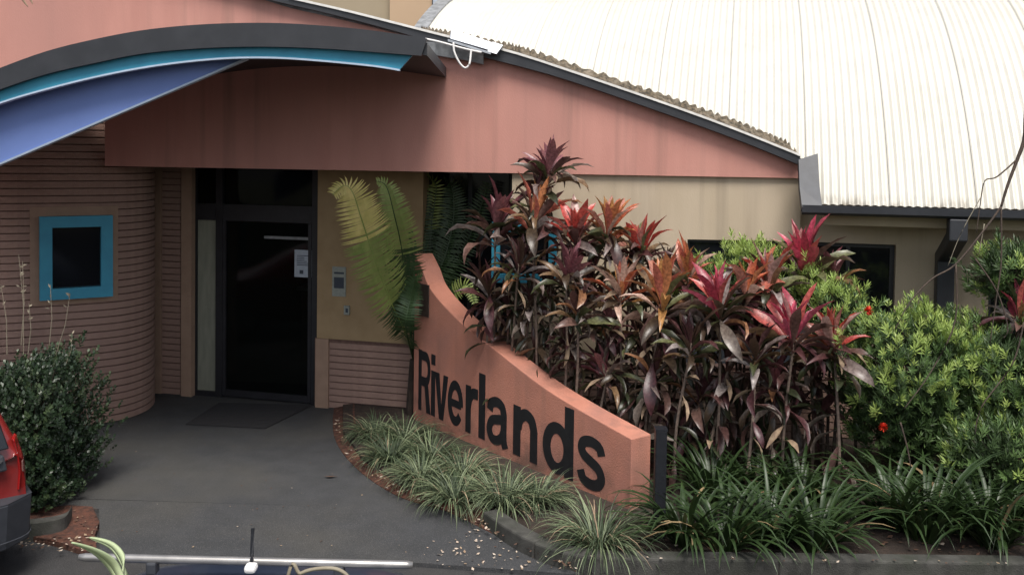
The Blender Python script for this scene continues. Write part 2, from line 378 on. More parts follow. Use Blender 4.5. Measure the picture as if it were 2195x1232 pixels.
# ---- curved brick corner
CH = .0765; hh = CH-.013; DC = V((-5,10,0))
plan = smoothline([V((x,y,0)) for x,y in [(-8,10.1),(-7,9.55),(-6,9.34),(-5.3,9.42),(-4.88,9.60),(-4.55,9.78),(-4.27,9.98),(-4.12,10.22),(-4.08,10.55),(-4.2,10.95),(-4.5,11.3)]], 6)
pnorm = []
for i in range(len(plan)):
    d = plan[min(i+1,len(plan)-1)]-plan[max(i-1,0)]; d.normalize(); pnorm.append(V((d.y,-d.x,0)))
def arc(off, t0, t1, n, z):
    out = []
    for i in range(n+1):
        t = t0+(t1-t0)*i/n; k = min(int(t), len(plan)-2); f = t-k
        p = plan[k].lerp(plan[k+1], f)+pnorm[k].lerp(pnorm[k+1], f)*off; p.z = z; out.append(p)
    return out
TN = len(plan)-1.0
core = MB(); core.ribbon(arc(-.024,0,TN,60,0), arc(-.024,0,TN,60,3.62)); core.ribbon(arc(-.2,0,TN,60,3.62), arc(-.2,0,TN,60,0)); core.ribbon(arc(-.024,0,TN,60,3.62), arc(-.2,0,TN,60,3.62))
DRM = core.build('curved_wall', 'joint', EB, smooth=True)
b = MB(); n = 60; o1, o2 = arc(0,0,TN,n,0), arc(0,0,TN,n,hh); i1, i2 = arc(-.05,0,TN,n,0), arc(-.05,0,TN,n,hh)
b.ribbon(o1, o2); b.ribbon(o2, i2); b.ribbon(i1, o1); cme = b.mesh('brick_course', 'brick', off=DC)
for k in range(47):
    o = bpy.data.objects.new('brick_course', cme); COL.objects.link(o); o.parent = DRM
    o.location = DC-V(EB.location)+V((0,0,.008+k*CH))
# window in the curved wall
def dpt(px, py):                                         # parameter and point seen on the curved wall
    d = ray(px,py); k = d.x/d.y; best = None
    for i in range(len(plan)-1):
        a, b = plan[i], plan[i+1]; fa, fb_ = a.x-k*a.y, b.x-k*b.y
        if fa*fb_ <= 0:
            f = fa/(fa-fb_); q = a.lerp(b,f)
            if best is None or q.y < best[1].y: best = (i+f, q)
    t, q = best; return t, CAM+d*(q.y/d.y)
def dp(px, py): return dpt(px,py)[1]
al, ar = dpt(64,550)[0], dpt(252,550)[0]
zt, zb = dp(150,443).z, dp(150,650).z
s_ = MB(); o1, o2 = arc(.012,al,ar,12,zb), arc(.012,al,ar,12,zt); i1, i2 = arc(-.05,al,ar,12,zb), arc(-.05,al,ar,12,zt)
s_.ribbon(o1,o2); s_.ribbon(o2,i2); s_.ribbon(i1,o1); s_.quad(o1[0],i1[0],i2[0],o2[0]); s_.quad(i1[-1],o1[-1],o2[-1],i2[-1])
SUR = s_.build('window_surround', 'post_trim', DRM)
wl, wr_ = dp(83,550), dp(238,550); wu = (wr_-wl); wu.z = 0; ww = wu.length; wu.normalize(); wn = V((-wu.y, wu.x, 0))
if wn.y < 0: wn = -wn
wz0, wz1 = dp(160,637).z, dp(160,462).z; wc = (wl+wr_)/2-wn*.085; wc.z = (wz0+wz1)/2; wh = wz1-wz0
fw = .115; fr = MB()
for c, sz in (((0,wh/2-fw/2),(ww,.09,fw)), ((0,-wh/2+fw/2),(ww,.09,fw)), ((-ww/2+fw/2,0),(fw,.088,wh-2*fw)), ((ww/2-fw/2,0),(fw,.088,wh-2*fw))):
    fr.box(wc+wu*c[0]+V((0,0,c[1])), sz, (wu,wn))
WF = fr.build('window', 'turquoise', EB)
MB().box(wc+wn*.035, (ww-2*fw+.01,.01,wh-2*fw+.01), (wu,wn)).build('pane', 'glass_dark', WF)

# ---- recessed entry wall (rotated) with door
def wz(px, py, back=0): return wp(px, py, back)
GZ = 3.3
def seg(x0, x1, z0, z1, back, th, name, mt, parent=EB, bevel=0):
    a, b = wp(x0, 600, back), wp(x1, 600, back); c = (a+b)/2; c.z = (z0+z1)/2; L = (b-a); L.z = 0
    return MB().box(c+N*th/2, (L.length, th, z1-z0), AX).build(name, mt, parent, bevel=bevel)
EW = seg(290, 408, 0, GZ, .03, .2, 'entry_wall', 'joint')
seg(300, 345, .0, GZ, 0, .1, 'corner_post', 'post_trim', EW)
seg(388, 410, .0, GZ, -.02, .1, 'door_post', 'post_trim', EW)
def courses(x0, x1, z0, nn, parent, back=.012):
    a, b = wp(x0,600,back), wp(x1,600,back); L = b-a; L.z = 0; c = (a+b)/2
    me = MB().box((0,0,hh/2), (L.length,.04,hh), AX).mesh('brick_course', 'brick')
    org = V(EB.location)
    for k in range(nn):
        o = bpy.data.objects.new('brick_course', me); COL.objects.link(o); o.parent = parent
        p = c+N*.02; o.location = V((p.x, p.y, z0+k*CH+.006))-org
courses(346, 387, 0, 43, EW)
# wall right of the door
ZD = .80
EW2 = seg(676, 905, 0, ZD, .03, .2, 'brick_dado', 'joint'); courses(706, 900, 0, 10, EW2)
seg(677, 705, 0, ZD, -.01, .1, 'dado_post', 'post_trim', EW2)
seg(680, 905, ZD+.003, GZ, .0, .2, 'ochre_wall', 'ochre_render')
# recess; dark window added to stand for its deep shadow
RC = seg(905, 1105, 0, GZ, .55, .1, 'recess_wall', 'ochre_render')
rw = seg(915, 1095, .9, 2.9, .50, .04, 'recess_shade_window', 'door_metal')
seg(925, 1000, 1.0, 2.8, .48, .015, 'pane', 'glass_dark', rw); seg(1010, 1088, 1.0, 2.8, .48, .015, 'pane', 'glass_dark', rw)
# door
zsill = 0.0
def zat(py, px=545): return wp(px, py).z
DF = MB()
def dbar(mb, x0, x1, z0, z1, back=.06, th=.07):
    a, b = wp(x0,600,back), wp(x1,600,back); c = (a+b)/2; c.z = (z0+z1)/2; L = b-a; L.z = 0
    mb.box(c+N*th/2, (L.length, th, z1-z0), AX); return mb
z_tr0, z_tr1, z_hd = zat(440), 2.95, zat(476)
dbar(DF, 410, 420, 0, 3.0); dbar(DF, 462, 476, 0, 3.0); dbar(DF, 668, 680, 0, 3.0)
dbar(DF, 420.5, 461.5, z_hd, z_tr0, .065, .06); dbar(DF, 476.5, 667.5, z_hd, z_tr0, .065, .06)
dbar(DF, 420.5, 461.5, 0, .06, .065, .06)
DR_ = DF.build('entrance_door', 'door_metal', EB)
x = MB(); dbar(x, 420, 462, .06, z_hd, .10, .012); x.build('side_light', 'blind', DR_)
for xa, xb in ((420,462), (476,668)):
    x = MB(); dbar(x, xa, xb, z_tr0, 2.98, .10, .012); x.build('transom_pane', 'glass_green', DR_)
x = MB(); dbar(x, 480, 664, .09, z_hd-.01, .09, .012); x.build('door_pane', 'glass_dark', DR_)
x = MB(); dbar(x, 477, 484, .02, z_hd-.005, .07, .04); dbar(x, 660, 667, .02, z_hd-.005, .07, .04); dbar(x, 484.5, 659.5, .02, .10, .07, .04); leaf = x.build('door_leaf', 'door_metal', DR_)
x = MB(); dbar(x, 566, 668, zat(512), zat(506), .084, .006); x.build('reflection_strip', 'flashing', DR_)  # pale strip standing in for a reflection on the door glass
g = bpy.data.materials.new('glass_clear'); g.use_nodes = True; t_ = g.node_tree; pb_ = t_.nodes['Principled BSDF']; pb_.inputs['Base Color'].default_value = (.01,.012,.012,1); pb_.inputs['Roughness'].default_value = .06
tr_ = t_.nodes.new('ShaderNodeBsdfTransparent'); tr_.inputs[0].default_value = (.5,.53,.5,1); mx_ = t_.nodes.new('ShaderNodeMixShader'); mx_.inputs[0].default_value = .72
t_.links.new(pb_.outputs[0], mx_.inputs[1]); t_.links.new(tr_.outputs[0], mx_.inputs[2]); t_.links.new(mx_.outputs[0], t_.nodes['Material Output'].inputs[0]); M['glass_clear'] = g
for ch_ in DR_.children:
    if ch_.name.split('.')[0] in ('door_pane','transom_pane'): ch_.data.materials.clear(); ch_.data.materials.append(g)
c0 = wp(400,600,.16); c1 = wp(690,600,.16); c0.z = c1.z = 0; h3 = V((0,0,3.05)); dpt_ = N*3.2; rm = MB()
rm.quad(c0, c1, c1+dpt_, c0+dpt_); rm.quad(c0+h3, c0+dpt_+h3, c1+dpt_+h3, c1+h3); rm.quad(c0, c0+dpt_, c0+dpt_+h3, c0+h3); rm.quad(c1, c1+h3, c1+dpt_+h3, c1+dpt_); rm.quad(c0+dpt_, c1+dpt_, c1+dpt_+h3, c0+dpt_+h3)
RM = rm.build('foyer', 'foyer_paint', EB)
cc_ = (c0+c1)/2+N*2.2; MB().box(cc_+V((0,0,.5))+U*.2, (1.1,.5,1.0), AX).build('reception_counter', 'post_trim', RM); MB().box(cc_+V((0,0,1.03))+U*.2, (1.2,.6,.05), AX).build('counter_top', 'white_plastic', RM)
MB().box(cc_+N*.96+V((0,0,1.7))-U*.3, (.5,.03,.7), AX).build('wall_picture', 'paper', RM); MB().box((c0+c1)/2+N*1.2+V((0,0,2.98))+U*.1, (.7,.25,.08), AX).build('light_fitting', 'white_plastic', RM)
# notices and intercom
x = MB(); dbar(x, 631, 670, zat(591), zat(533), .078, .003); NS = x.build('notice_sheet', 'paper'); tag(NS, 'pale printed notice sheet stuck to the dark entrance door', 'notice')
x = MB()
for k in range(6): dbar(x, 636, 650+random.random()*14, zat(546+k*4), zat(544.5+k*4), .0765, .001)
dbar(x, 642, 650, zat(584), zat(576), .0765, .001)
x.build('print', 'ink', NS)
x = MB(); dbar(x, 712, 741, zat(625), zat(563), -.012, .01); WS = x.build('wall_notice', 'plate'); tag(WS, 'small grey-green notice plate on ochre wall beside the door', 'notice')
x = MB(); dbar(x, 716, 737, zat(608), zat(585), -.0145, .002); dbar(x, 716, 737, zat(578), zat(574), -.0145, .002); x.build('print', 'ink', WS)
x = MB(); dbar(x, 737, 749, zat(662), zat(643), -.03, .028); IC = x.build('intercom', 'plate', bevel=.004); tag(IC, 'small intercom box below the notice on ochre wall', 'intercom')
x = MB(); dbar(x, 741, 746, zat(657), zat(648), -.034, .003); x.build('button', 'ink', IC)
# ceiling of the porch, side return
MB().ext([wp(300,600,.0)*1, wp(1105,600,.9), gp(1105,600,.26), gp(225,600,.26)], (0,0,0))
pc = [wp(300,600,.2), wp(1105,600,.9), gp(1105,600,.24), gp(235,600,.24)]
for p in pc: p.z = 3.0
MB().ext(pc, (0,0,.05)).build('porch_ceiling', 'charcoal_trim', EB)

# tan wall under the gable, flush with it
def tseg(mb, x0, x1, z0, z1, back=.045, th=.2):
    a, b = gp(x0,450,back), gp(x1,450,back); c = (a+b)/2; c.z = (z0+z1)/2; L = b-a; L.z = 0
    mb.box(c+GN*th/2, (L.length, th, z1-z0), GAX); return mb
zl = gp(1400,374).z+.05; zw = gp(1600,516).z
t = MB(); tseg(t, 1097, 1475, .8, zl); tseg(t, 1475, 1716, zw, zl); TW = t.build('tan_wall', 'tan_render', EB)
t = MB(); a = gp(1097,450,.245); b = wp(1105,600,.6); a.z = b.z = 0
t.ext([a, b, b+V((0,0,3)), a+V((0,0,3))], U*.1); t.build('return_wall', 'tan_render', EB)
t = MB(); tseg(t, 1475, 1716, 1.1, zw-.002, .10, .03); tw = t.build('wide_window', 'door_metal', EB)
for k in range(3):
    t = MB(); tseg(t, 1480+k*79, 1552+k*79, 1.15, zw-.03, .09, .008); t.build('pane', 'glass_dark', tw)
t = MB(); tseg(t, 1097, 1716, .0, .795, .05, .18); LWB = t.build('low_brick_wall', 'joint', EB)
a, b = gp(1097,450,.03), gp(1716,450,.03); L = (b-a); L.z = 0
bme = MB().box((0,0,hh/2), (L.length,.05,hh), GAX).mesh('brick_course', 'brick')
for k in range(10):
    o = bpy.data.objects.new('brick_course', bme); COL.objects.link(o); o.parent = LWB
    p = (a+b)/2+GN*.025; o.location = V((p.x, p.y, k*CH+.006))-V(EB.location)
# turquoise framed window seen through the cordylines
t = MB(); x0, x1, za, zb_ = 1055, 1195, gp(1120,606).z, gp(1120,478).z
fw2 = 18
tseg(t, x0, x1, zb_-.09, zb_, -.02, .08); tseg(t, x0, x1, za, za+.09, -.02, .08); tseg(t, x0, x0+fw2, za+.09, zb_-.09, -.02, .078); tseg(t, x1-fw2, x1, za+.09, zb_-.09, -.02, .078)
tq = t.build('turquoise_window', 'turquoise', EB); t = MB(); tseg(t, x0+fw2, x1-fw2, za+.09, zb_-.09, .02, .01); t.build('pane', 'glass_dark', tq)

# ================================================================== VAULTED WING
O = O+N*.25
VW = thing('vaulted_wing', (3.7,11,0), 'long wing with curved cream corrugated roof and tan walls behind the shrubs', 'building')
RR, P0, BE, ZE = 5.5, R(62), -.58, 2.505
def vz(s):
    q = math.sin(P0)-s/RR; q = max(-1, min(1, q)); return ZE+RR*(math.sqrt(1-q*q)-math.cos(P0))
def vpt(a, s, off=0):
    q = math.sin(P0)-s/RR; p = O+U*a+N*(BE+s); p.z = vz(s)
    return p + (N*(-q)+V((0,0,math.sqrt(max(0,1-q*q)))))*off
A_END, SW, PIT = -5.35, .762, .0762
def smin(a):
    lo = 0.
    p = vpt(a, 0.3)
    if p.x > gp(1742,340).x-.05: return 0.
    s = 0.0
    while s < 4:
        q = vpt(a, s)
        if q.z > gz(q.x)-.05: return s
        s += .02
    return s
nsh = 15; acorner = None
for k in range(nsh):
    b = MB(); rows = []; ns = 26; npt = 60
    for j in range(npt+1):
        a = A_END+k*SW+.0018+(SW-.0036)*j/npt
        ph = math.sin(2*math.pi*(a-A_END)/PIT)*.0115; s0 = smin(a); s1 = 6.5
        rows.append([vpt(a, s0+(s1-s0)*(i/ns)**1.25, ph) for i in range(ns+1)])
    for r0, r1 in zip(rows[:-1], rows[1:]): b.ribbon(r0, r1)
    b.build('roof_sheet', 'cream_roof', VW, smooth=True)
# underlay so that the joints between sheets read as thin dark lines
b = MB(); rows = []
for j in range(121):
    a = A_END+nsh*SW*j/120; s0 = smin(a)+.03; rows.append([vpt(a, s0+(6.5-s0)*i/26, -.03) for i in range(27)])
for r0, r1 in zip(rows[:-1], rows[1:]): b.ribbon(r0, r1)
b.build('roof_underlay', 'seam_grey', VW)
# barge along the far end of the vault
b = MB(); A1 = [vpt(A_END-.16, .6+6*i/30, .03) for i in range(31)]; B1 = [vpt(A_END+.03, .6+6*i/30, .03) for i in range(31)]
b.slab(A1, B1, (0,0,-.22)); b.build('barge_capping', 'flashing', VW)
# corner capping between arch gutter and eave gutter
b = MB(); b.slab([W(1712,342,9.24), W(1714,400,9.08), W(1719,443,8.95)], [W(1753,329,9.24), W(1757,400,9.08), W(1762,440,8.95)], (0,.03,-.05))
cc = b.build('corner_capping', 'charcoal_trim', VW)
# eave gutter
gs = O+N*BE; aL = (PL(1719,450,gs-N*.06,N)-O).dot(U); aR = 6.0
def alongbox(name, mt, a0, a1, b0, b1, z0, z1, parent=VW, bevel=0):
    c = O+U*((a0+a1)/2)+N*((b0+b1)/2); c.z = (z0+z1)/2
    return MB().box(c, (a1-a0, b1-b0, z1-z0), AX).build(name, mt, parent, bevel=bevel)
gt = MB(); pr = [(-.13,2.50),(-.125,2.43),(-.09,2.405),(.02,2.405),(.02,2.49),(.005,2.49),(.005,2.42),(-.08,2.42),(-.11,2.44),(-.115,2.50)]
gt.ext([O+U*aL+N*(BE+p[0])+V((0,0,p[1])) for p in pr], U*(aR-aL)); GT = gt.build('eave_gutter', 'charcoal', VW)
gt = MB().ext([O+U*(aL-.004)+N*(BE+p[0])+V((0,0,p[1])) for p in pr[:4]+[(.02,2.5)]], U*.006); gt.build('gutter_stop', 'charcoal', GT)
aB = (PL(1766,470,O+N*(-.42),N)-O).dot(U)
alongbox('soffit_board', 'drab_render', aB, aR, -.46, -.42, 2.30, 2.402)
alongbox('soffit', 'drab_render', aB, aR, -.418, .0, 2.36, 2.39)
# wall with window openings
def aw(px): return (wp(px,560)-O).dot(U)
w_a0 = aw(1700); wt = MB()
def wbox(mb, a0, a1, z0, z1, b0=0., b1=.2):
    c = O+U*((a0+a1)/2)+N*((b0+b1)/2); c.z = (z0+z1)/2; mb.box(c, (a1-a0, b1-b0, z1-z0), AX)
zwin = wp(1900,524).z; ZD2 = .80
wbox(wt, w_a0, 6, zwin, 2.6); wbox(wt, w_a0, aw(1722), ZD2, zwin); wbox(wt, aw(1920), aw(2121), ZD2, zwin); wbox(wt, aw(2330), 6, ZD2, zwin)
wbox(wt, aw(1722), aw(1920), ZD2, 1.15); wbox(wt, aw(2121), aw(2330), ZD2, 1.15)
WW = wt.build('wing_wall', 'tan_render', VW)
for x0, x1 in ((1722,1920), (2121,2330)):
    f = MB(); a0_, a1_ = aw(x0), aw(x1); fw3 = .045
    wbox(f, a0_, a1_, zwin-fw3, zwin-.002, .09, .14); wbox(f, a0_, a1_, 1.152, 1.15+fw3, .09, .14); wbox(f, a0_, a0_+fw3, 1.15+fw3, zwin-fw3, .092, .138); wbox(f, a1_-fw3, a1_, 1.15+fw3, zwin-fw3, .092, .138); mid = (a0_+a1_)/2; wbox(f, mid-.02, mid+.02, 1.15+fw3, zwin-fw3, .094, .136)
    fo_ = f.build('window', 'door_metal', VW)
    for q0, q1 in ((a0_+fw3, mid-.02), (mid+.02, a1_-fw3)):
        p = MB(); wbox(p, q0, q1, 1.15+fw3, zwin-fw3, .11, .118); p.build('pane', 'glass_dark', fo_)
bw = MB(); wbox(bw, w_a0, 6, 0, ZD2-.004, .02, .2); BW = bw.build('wing_brick_base', 'joint', VW)
me = MB().box((0,0,hh/2), (6-w_a0,.05,hh), AX).mesh('brick_course', 'brick')
for k in range(10):
    o = bpy.data.objects.new('brick_course', me); COL.objects.link(o); o.parent = BW
    p = O+U*((6+w_a0)/2)+N*.025; o.location = V((p.x,p.y,k*CH+.006))-V(VW.location)
# downpipe with offset
a_d = (PL(2045,500,O+N*(-.5),N)-O).dot(U)
pd = [O+U*a_d+N*(-.62)+V((0,0,2.41)), O+U*a_d+N*(-.62)+V((0,0,2.22)), O+U*(a_d)+N*(-.12)+V((0,0,1.98)), O+U*a_d+N*(-.12)+V((0,0,.05))]
prf = [(-.70,2.404),(-.70,2.20),(-.20,1.96),(-.20,.05),(-.05,.05),(-.05,2.03),(-.55,2.27),(-.55,2.404)]
MB().ext([O+U*(a_d-.08)+N*q[0]+V((0,0,q[1])) for q in prf], U*.16).build('downpipe', 'charcoal', VW, bevel=.012)

# ================================================================== BUILDING BEHIND
BB = thing('rear_building', (-3,16,0), 'plain peach and drab rendered block rising behind the arched roof', 'building')
xc = W(838,30,16).x
MB().box(((xc-9)/2,17.5,4),(abs(-9-xc),3,8)).build('wall', 'drab_render', BB)
x1 = W(1005,20,16).x
MB().box(((xc+x1)/2+.0,17.3,4.0),(x1-xc,2.9,8)).build('wall', 'peach_render', BB)
p = W(936,6,15.85); fm = MB(); fm.box((p.x,15.83,p.z+.35),(.15,.05,1.0)); f_ = fm.build('window', 'charcoal', BB)
MB().box((p.x-.012,15.80,p.z+.36),(.09,.012,.9)).build('pane', 'paper', f_)

# ================================================================== SIGN WALL
SA, SBq = V((-1.035,10.0,0)), V((1.0,7.5,0)); SU = (SBq-SA).normalized(); SL = (SBq-SA).length
SNf = V((SU.y, -SU.x, 0)); SNf = SNf if SNf.x < 0 else -SNf          # lettered face looks this way
def sp(px, py): q = PL(px,py,SA,SNf); return (q-SA).dot(SU), q.z
SW_ = thing('sign_wall', (0,8.7,0), 'terracotta rendered sign wall with swooping curved top and big black lettering', 'sign')
curve = [(893,545),(905,577),(919,613),(949,652),(1003,705),(1062,750),(1157,824),(1246,880),(1364,944)]
tz = [sp(*c) for c in curve]; tz[0] = (0.0, tz[0][1]); tz[-1] = (SL, tz[-1][1])
cl = smoothline([V((a,0,z)) for a, z in tz], 6)
poly = [SA+SU*p.x+V((0,0,p.z)) for p in cl] + [SBq, SA]
MB().ext(poly, -SNf*.23).build('wall', 'sign_render', SW_, bevel=.008)
a = sp(901,607); b = sp(920,680)
pm = MB(); c = SA+SU*((a[0]+b[0])/2)+SNf*.006; c.z = (a[1]+b[1])/2
pm.box(c, (abs(b[0]-a[0]), .012, a[1]-b[1]), (SU,SNf)); pm.build('plaque', 'plaque_brown', SW_)
letters = [('R',897,923,'c'),('i',923.5,933,'c'),('v',932,960,'x'),('e',959,993,'x'),('r',998,1024,'x'),('l',1026,1041,'c'),('a',1042,1092,'x'),('n',1100,1153,'x'),('d',1162,1229,'c'),('s',1236,1299,'x')]
bl = [sp(897,876), sp(1024,955), sp(1219,1027)]; tl = [sp(898,747), sp(1030,814), sp(1228,877)]
def fit(P): 
    k = (P[-1][1]-P[0][1])/(P[-1][0]-P[0][0]); return lambda t: P[0][1]+k*(t-P[0][0])
fB, fT = fit(bl), fit(tl)
def ell(cx, cy, rx, ry, a0_, a1_, n=22): return [(cx+rx*math.cos(R(a0_+(a1_-a0_)*i/n)), cy+ry*math.sin(R(a0_+(a1_-a0_)*i/n))) for i in range(n+1)]
def sml(P, n=6): return [(q.x, q.y) for q in smoothline([V((x,y,0)) for x,y in P], n)]
def box4(x0,y0,x1,y1): return ('poly', [(x0,y0),(x1,y0),(x1,y1),(x0,y1)])
GLY = {'R':(.72,[box4(0,0,.18,1),('line',[(.15,.915),(.42,.915)]+ell(.42,.705,.20,.21,90,-90,14)+[(.15,.495)],.17),('poly',[(.36,.45),(.57,.45),(.72,0),(.49,0)])]),
 'i':(.2,[box4(.01,0,.19,.735),box4(.01,.83,.19,1)]),
 'v':(.62,[('poly',[(0,.735),(.21,.735),(.31,.22),(.41,.735),(.62,.735),(.41,0),(.21,0)])]),
 'e':(.62,[('line',ell(.31,.3675,.22,.285,-5,322,34),.165),box4(.12,.30,.53,.42)]),
 'r':(.42,[box4(0,0,.18,.735),('line',sml([(.1,.40),(.15,.55),(.25,.635),(.42,.645)]),.18)]),
 'l':(.2,[box4(0,0,.18,1)]),
 'a':(.62,[('line',sml([(.10,.50),(.14,.61),(.28,.66),(.42,.62),(.47,.5)])+sml([(.47,.5),(.47,.16),(.50,.05),(.53,0)]),.17),('line',sml([(.46,.43),(.30,.40),(.15,.35),(.09,.215),(.15,.10),(.27,.078),(.40,.14),(.47,.27)]),.16)]),
 'n':(.60,[box4(0,0,.18,.735),('line',sml([(.12,.42),(.17,.57),(.30,.65),(.44,.60),(.5,.46)])+[(.5,.2),(.5,0)],.19)]),
 'd':(.64,[box4(.46,0,.64,1),('line',ell(.31,.3675,.215,.285,0,360,34),.18)]),
 's':(.58,[('line',sml([(.49,.52),(.44,.62),(.29,.66),(.14,.62),(.095,.53),(.15,.445),(.29,.385),(.43,.325),(.49,.21),(.43,.11),(.29,.075),(.14,.11),(.08,.22)]),.165)])}
for ch, xa, xb, kind in letters:
    ta = sp(xa, 870+(xa-897)*.42)[0]; tb_ = sp(xb, 870+(xb-897)*.42)[0]; wdt, parts = GLY[ch]; mb = MB()
    def lp_(x, y, d):
        t_ = ta+(tb_-ta)*x/wdt; q = SA+SU*t_+SNf*d; q.z = fB(t_)+(fT(t_)-fB(t_))*y; return q
    for pi, pt in enumerate(parts):
        dep = .0035+.0005*pi
        if pt[0] == 'poly': mb.ext([lp_(x,y,dep) for x,y in pt[1]], -SNf*(dep-.001))
        else:
            P, th = pt[1], pt[2]/2*.9; P = [p for i, p in enumerate(P) if i == 0 or abs(p[0]-P[i-1][0])+abs(p[1]-P[i-1][1]) > 1e-5]; A_, B_ = [], []
            for i, (x, y) in enumerate(P):
                p0, p1 = P[max(i-1,0)], P[min(i+1,len(P)-1)]; dx, dy = p1[0]-p0[0], p1[1]-p0[1]; l_ = math.hypot(dx,dy) or 1
                A_.append(lp_(min(wdt,max(0,x-dy/l_*th)), max(-.012,y+dx/l_*th), dep)); B_.append(lp_(min(wdt,max(0,x+dy/l_*th)), max(-.012,y-dx/l_*th), dep))
            mb.slab(A_, B_, -SNf*(dep-.001))
    mb.build('letter', 'letter_black', SW_)

# black post at the near end of the sign
pb = G(1412,1150,.07); BP = thing('bollard_post', (pb.x,pb.y,.0), 'black square post standing against the low end of the sign', 'post')
h_ = 2.95-(925-334)*pb.y/2000
MB().box((pb.x,pb.y,h_/2),(.085,.085,h_)).build('shaft', 'post_black', BP, bevel=.006)
MB().box((pb.x,pb.y,h_+.008),(.094,.094,.014)).build('cap', 'post_black', BP)
# doormat
dm = [G(398,908,.012), G(568,917,.012), G(668,868,.012), G(470,862,.012)]
DM = MB().ext(dm, (0,0,-.01)).build('doormat', 'doormat'); 
for k in range(16):
    f0, f1 = (k+.25)/16.5, (k+.8)/16.5; e = .004
    a_, b_, c_, d4 = dm[0].lerp(dm[3],f0), dm[1].lerp(dm[2],f0), dm[1].lerp(dm[2],f1), dm[0].lerp(dm[3],f1)
    MB().ext([a_.lerp(b_,.04)+V((0,0,e)), a_.lerp(b_,.96)+V((0,0,e)), d4.lerp(c_,.96)+V((0,0,e)), d4.lerp(c_,.04)+V((0,0,e))], (0,0,-e+.0005)).build('rib', 'rib_rubber', DM)
tag(DM, 'dark ribbed doormat lying before the entrance door', 'doormat')

# ================================================================== PLANTS
def rnd(a, b): return random.uniform(a, b)
def strap(mb, base, az, L, wd, el, droop, mi, segs=6, fold=.25, twist=0.):
    """one arching strap leaf"""
    d = V((math.cos(az), math.sin(az), 0)); sd_ = V((-d.y, d.x, 0)); p = V(base); e = el; st = L/segs; n0 = len(mb.v)
    for i in range(segs+1):
        t = i/segs; wv = wd*(.55+.9*t if t < .4 else .91*(1-((t-.4)/.6)**1.7)+.02)
        up = V((0,0,1))*math.cos(e)-d*math.sin(e)
        mb.v += [p-sd_*wv/2+up*wv*fold, V(p), p+sd_*wv/2+up*wv*fold]
        p = p+(d*math.cos(e)+V((0,0,math.sin(e))))*st; e -= droop/segs*(.5+t)
    for i in range(segs):
        a = n0+i*3; mb.face((a,a+1,a+4,a+3), mi); mb.face((a+1,a+2,a+5,a+4), mi)

# variegated liriope clumps along the driveway
lirio = [(805,935,.30,'darkest variegated grass clump nearest the door'),(868,948,.34,'variegated grass clump at the far end of the sign, under letter R'),
 (838,985,.32,'variegated grass clump at the driveway edge, third from the door'),(925,985,.34,'variegated grass clump under the letters i and v'),
 (905,1030,.32,'variegated grass clump bulging over the driveway edge below letter e'),(990,1022,.34,'variegated grass clump against sign under letters r and l'),
 (975,1070,.34,'variegated grass clump by the kerb start, left of the big mound'),(1080,1080,.40,'big variegated grass mound below the letter a'),
 (1150,1075,.30,'variegated grass clump against sign under the letter n'),(1285,1168,.44,'pale bright variegated grass mound at the corner by the black post')]
for px, py, L, lab in lirio:
    b = G(px,py,.07); T = thing('liriope_clump', (b.x,b.y,.07), lab, 'grass clump', 'variegated grass clumps beside the sign')
    mb = MB()
    L *= 1.02
    for k in range(330):
        r = .12*math.sqrt(random.random()); az = rnd(0,2*math.pi); q = (b.x+r*math.cos(az), b.y+r*math.sin(az), .07)
        strap(mb, q, az+rnd(-.6,.6), L*rnd(.7,1.35), rnd(.007,.012), rnd(.35,1.15), rnd(1.4,2.7), random.choices((0,1,2), ((.28,.68,.05) if py < 1000 else (.4,.55,.05)))[0], 6, .2)
    o = mb.build('foliage', ['lirio_pale','lirio_green','dry_leaf'], T); o['kind'] = 'stuff'
# clivia clumps
cliv = [(1470,1150,.50,'strap-leaved clump next to the black post'),(1555,1165,.46,'strap-leaved clump at the kerb, second from the black post'),(1650,1150,.48,'strap-leaved clump at the kerb, third from the black post'),
 (1745,1160,.46,'strap-leaved clump at the kerb just left of the bare soil gap'),(1530,1075,.5,'strap-leaved clump behind the kerb row, nearest the post'),(1625,1065,.46,'broad strap-leaved clump at the foot of the pink cordyline'),(1720,1085,.46,'strap-leaved clump behind the kerb row beside bare soil gap'),
 (1915,1115,.55,'arching strap-leaved clump just right of the bare soil gap'),(1985,1140,.56,'strap-leaved clump spilling over the kerb in front of the bottlebrush'),(2065,1125,.58,'strap-leaved clump spilling over the kerb, third from right edge'),
 (2130,1155,.55,'strap-leaved clump over the kerb near right edge'),(2195,1120,.55,'strap-leaved clump cut by the right edge'),(2020,1060,.5,'dim strap-leaved clump behind the right kerb row'),(2130,1060,.5,'dim strap-leaved clump at right below the bottlebrush')]
for px, py, L, lab in cliv:
    py += 14 if py > 1100 else 0
    b = G(px,py,.07); T = thing('clivia_clump', (b.x,b.y,.07), 'dark green '+lab, 'plant', 'dark strap-leaved clumps along the kerb')
    mb = MB()
    L *= 1.38
    for k in range(84):
        r = .11*math.sqrt(random.random()); az = rnd(0,2*math.pi); q = (b.x+r*math.cos(az), b.y+r*math.sin(az), .07)
        strap(mb, q, az+rnd(-.4,.4), L*rnd(.6,1.2), rnd(.026,.042), rnd(.7,1.4), rnd(1.2,2.5), 1 if random.random() < .03 else 0, 7, .22)
    o = mb.build('foliage', ['clivia','clivia_dry'], T, smooth=True); o['kind'] = 'stuff'

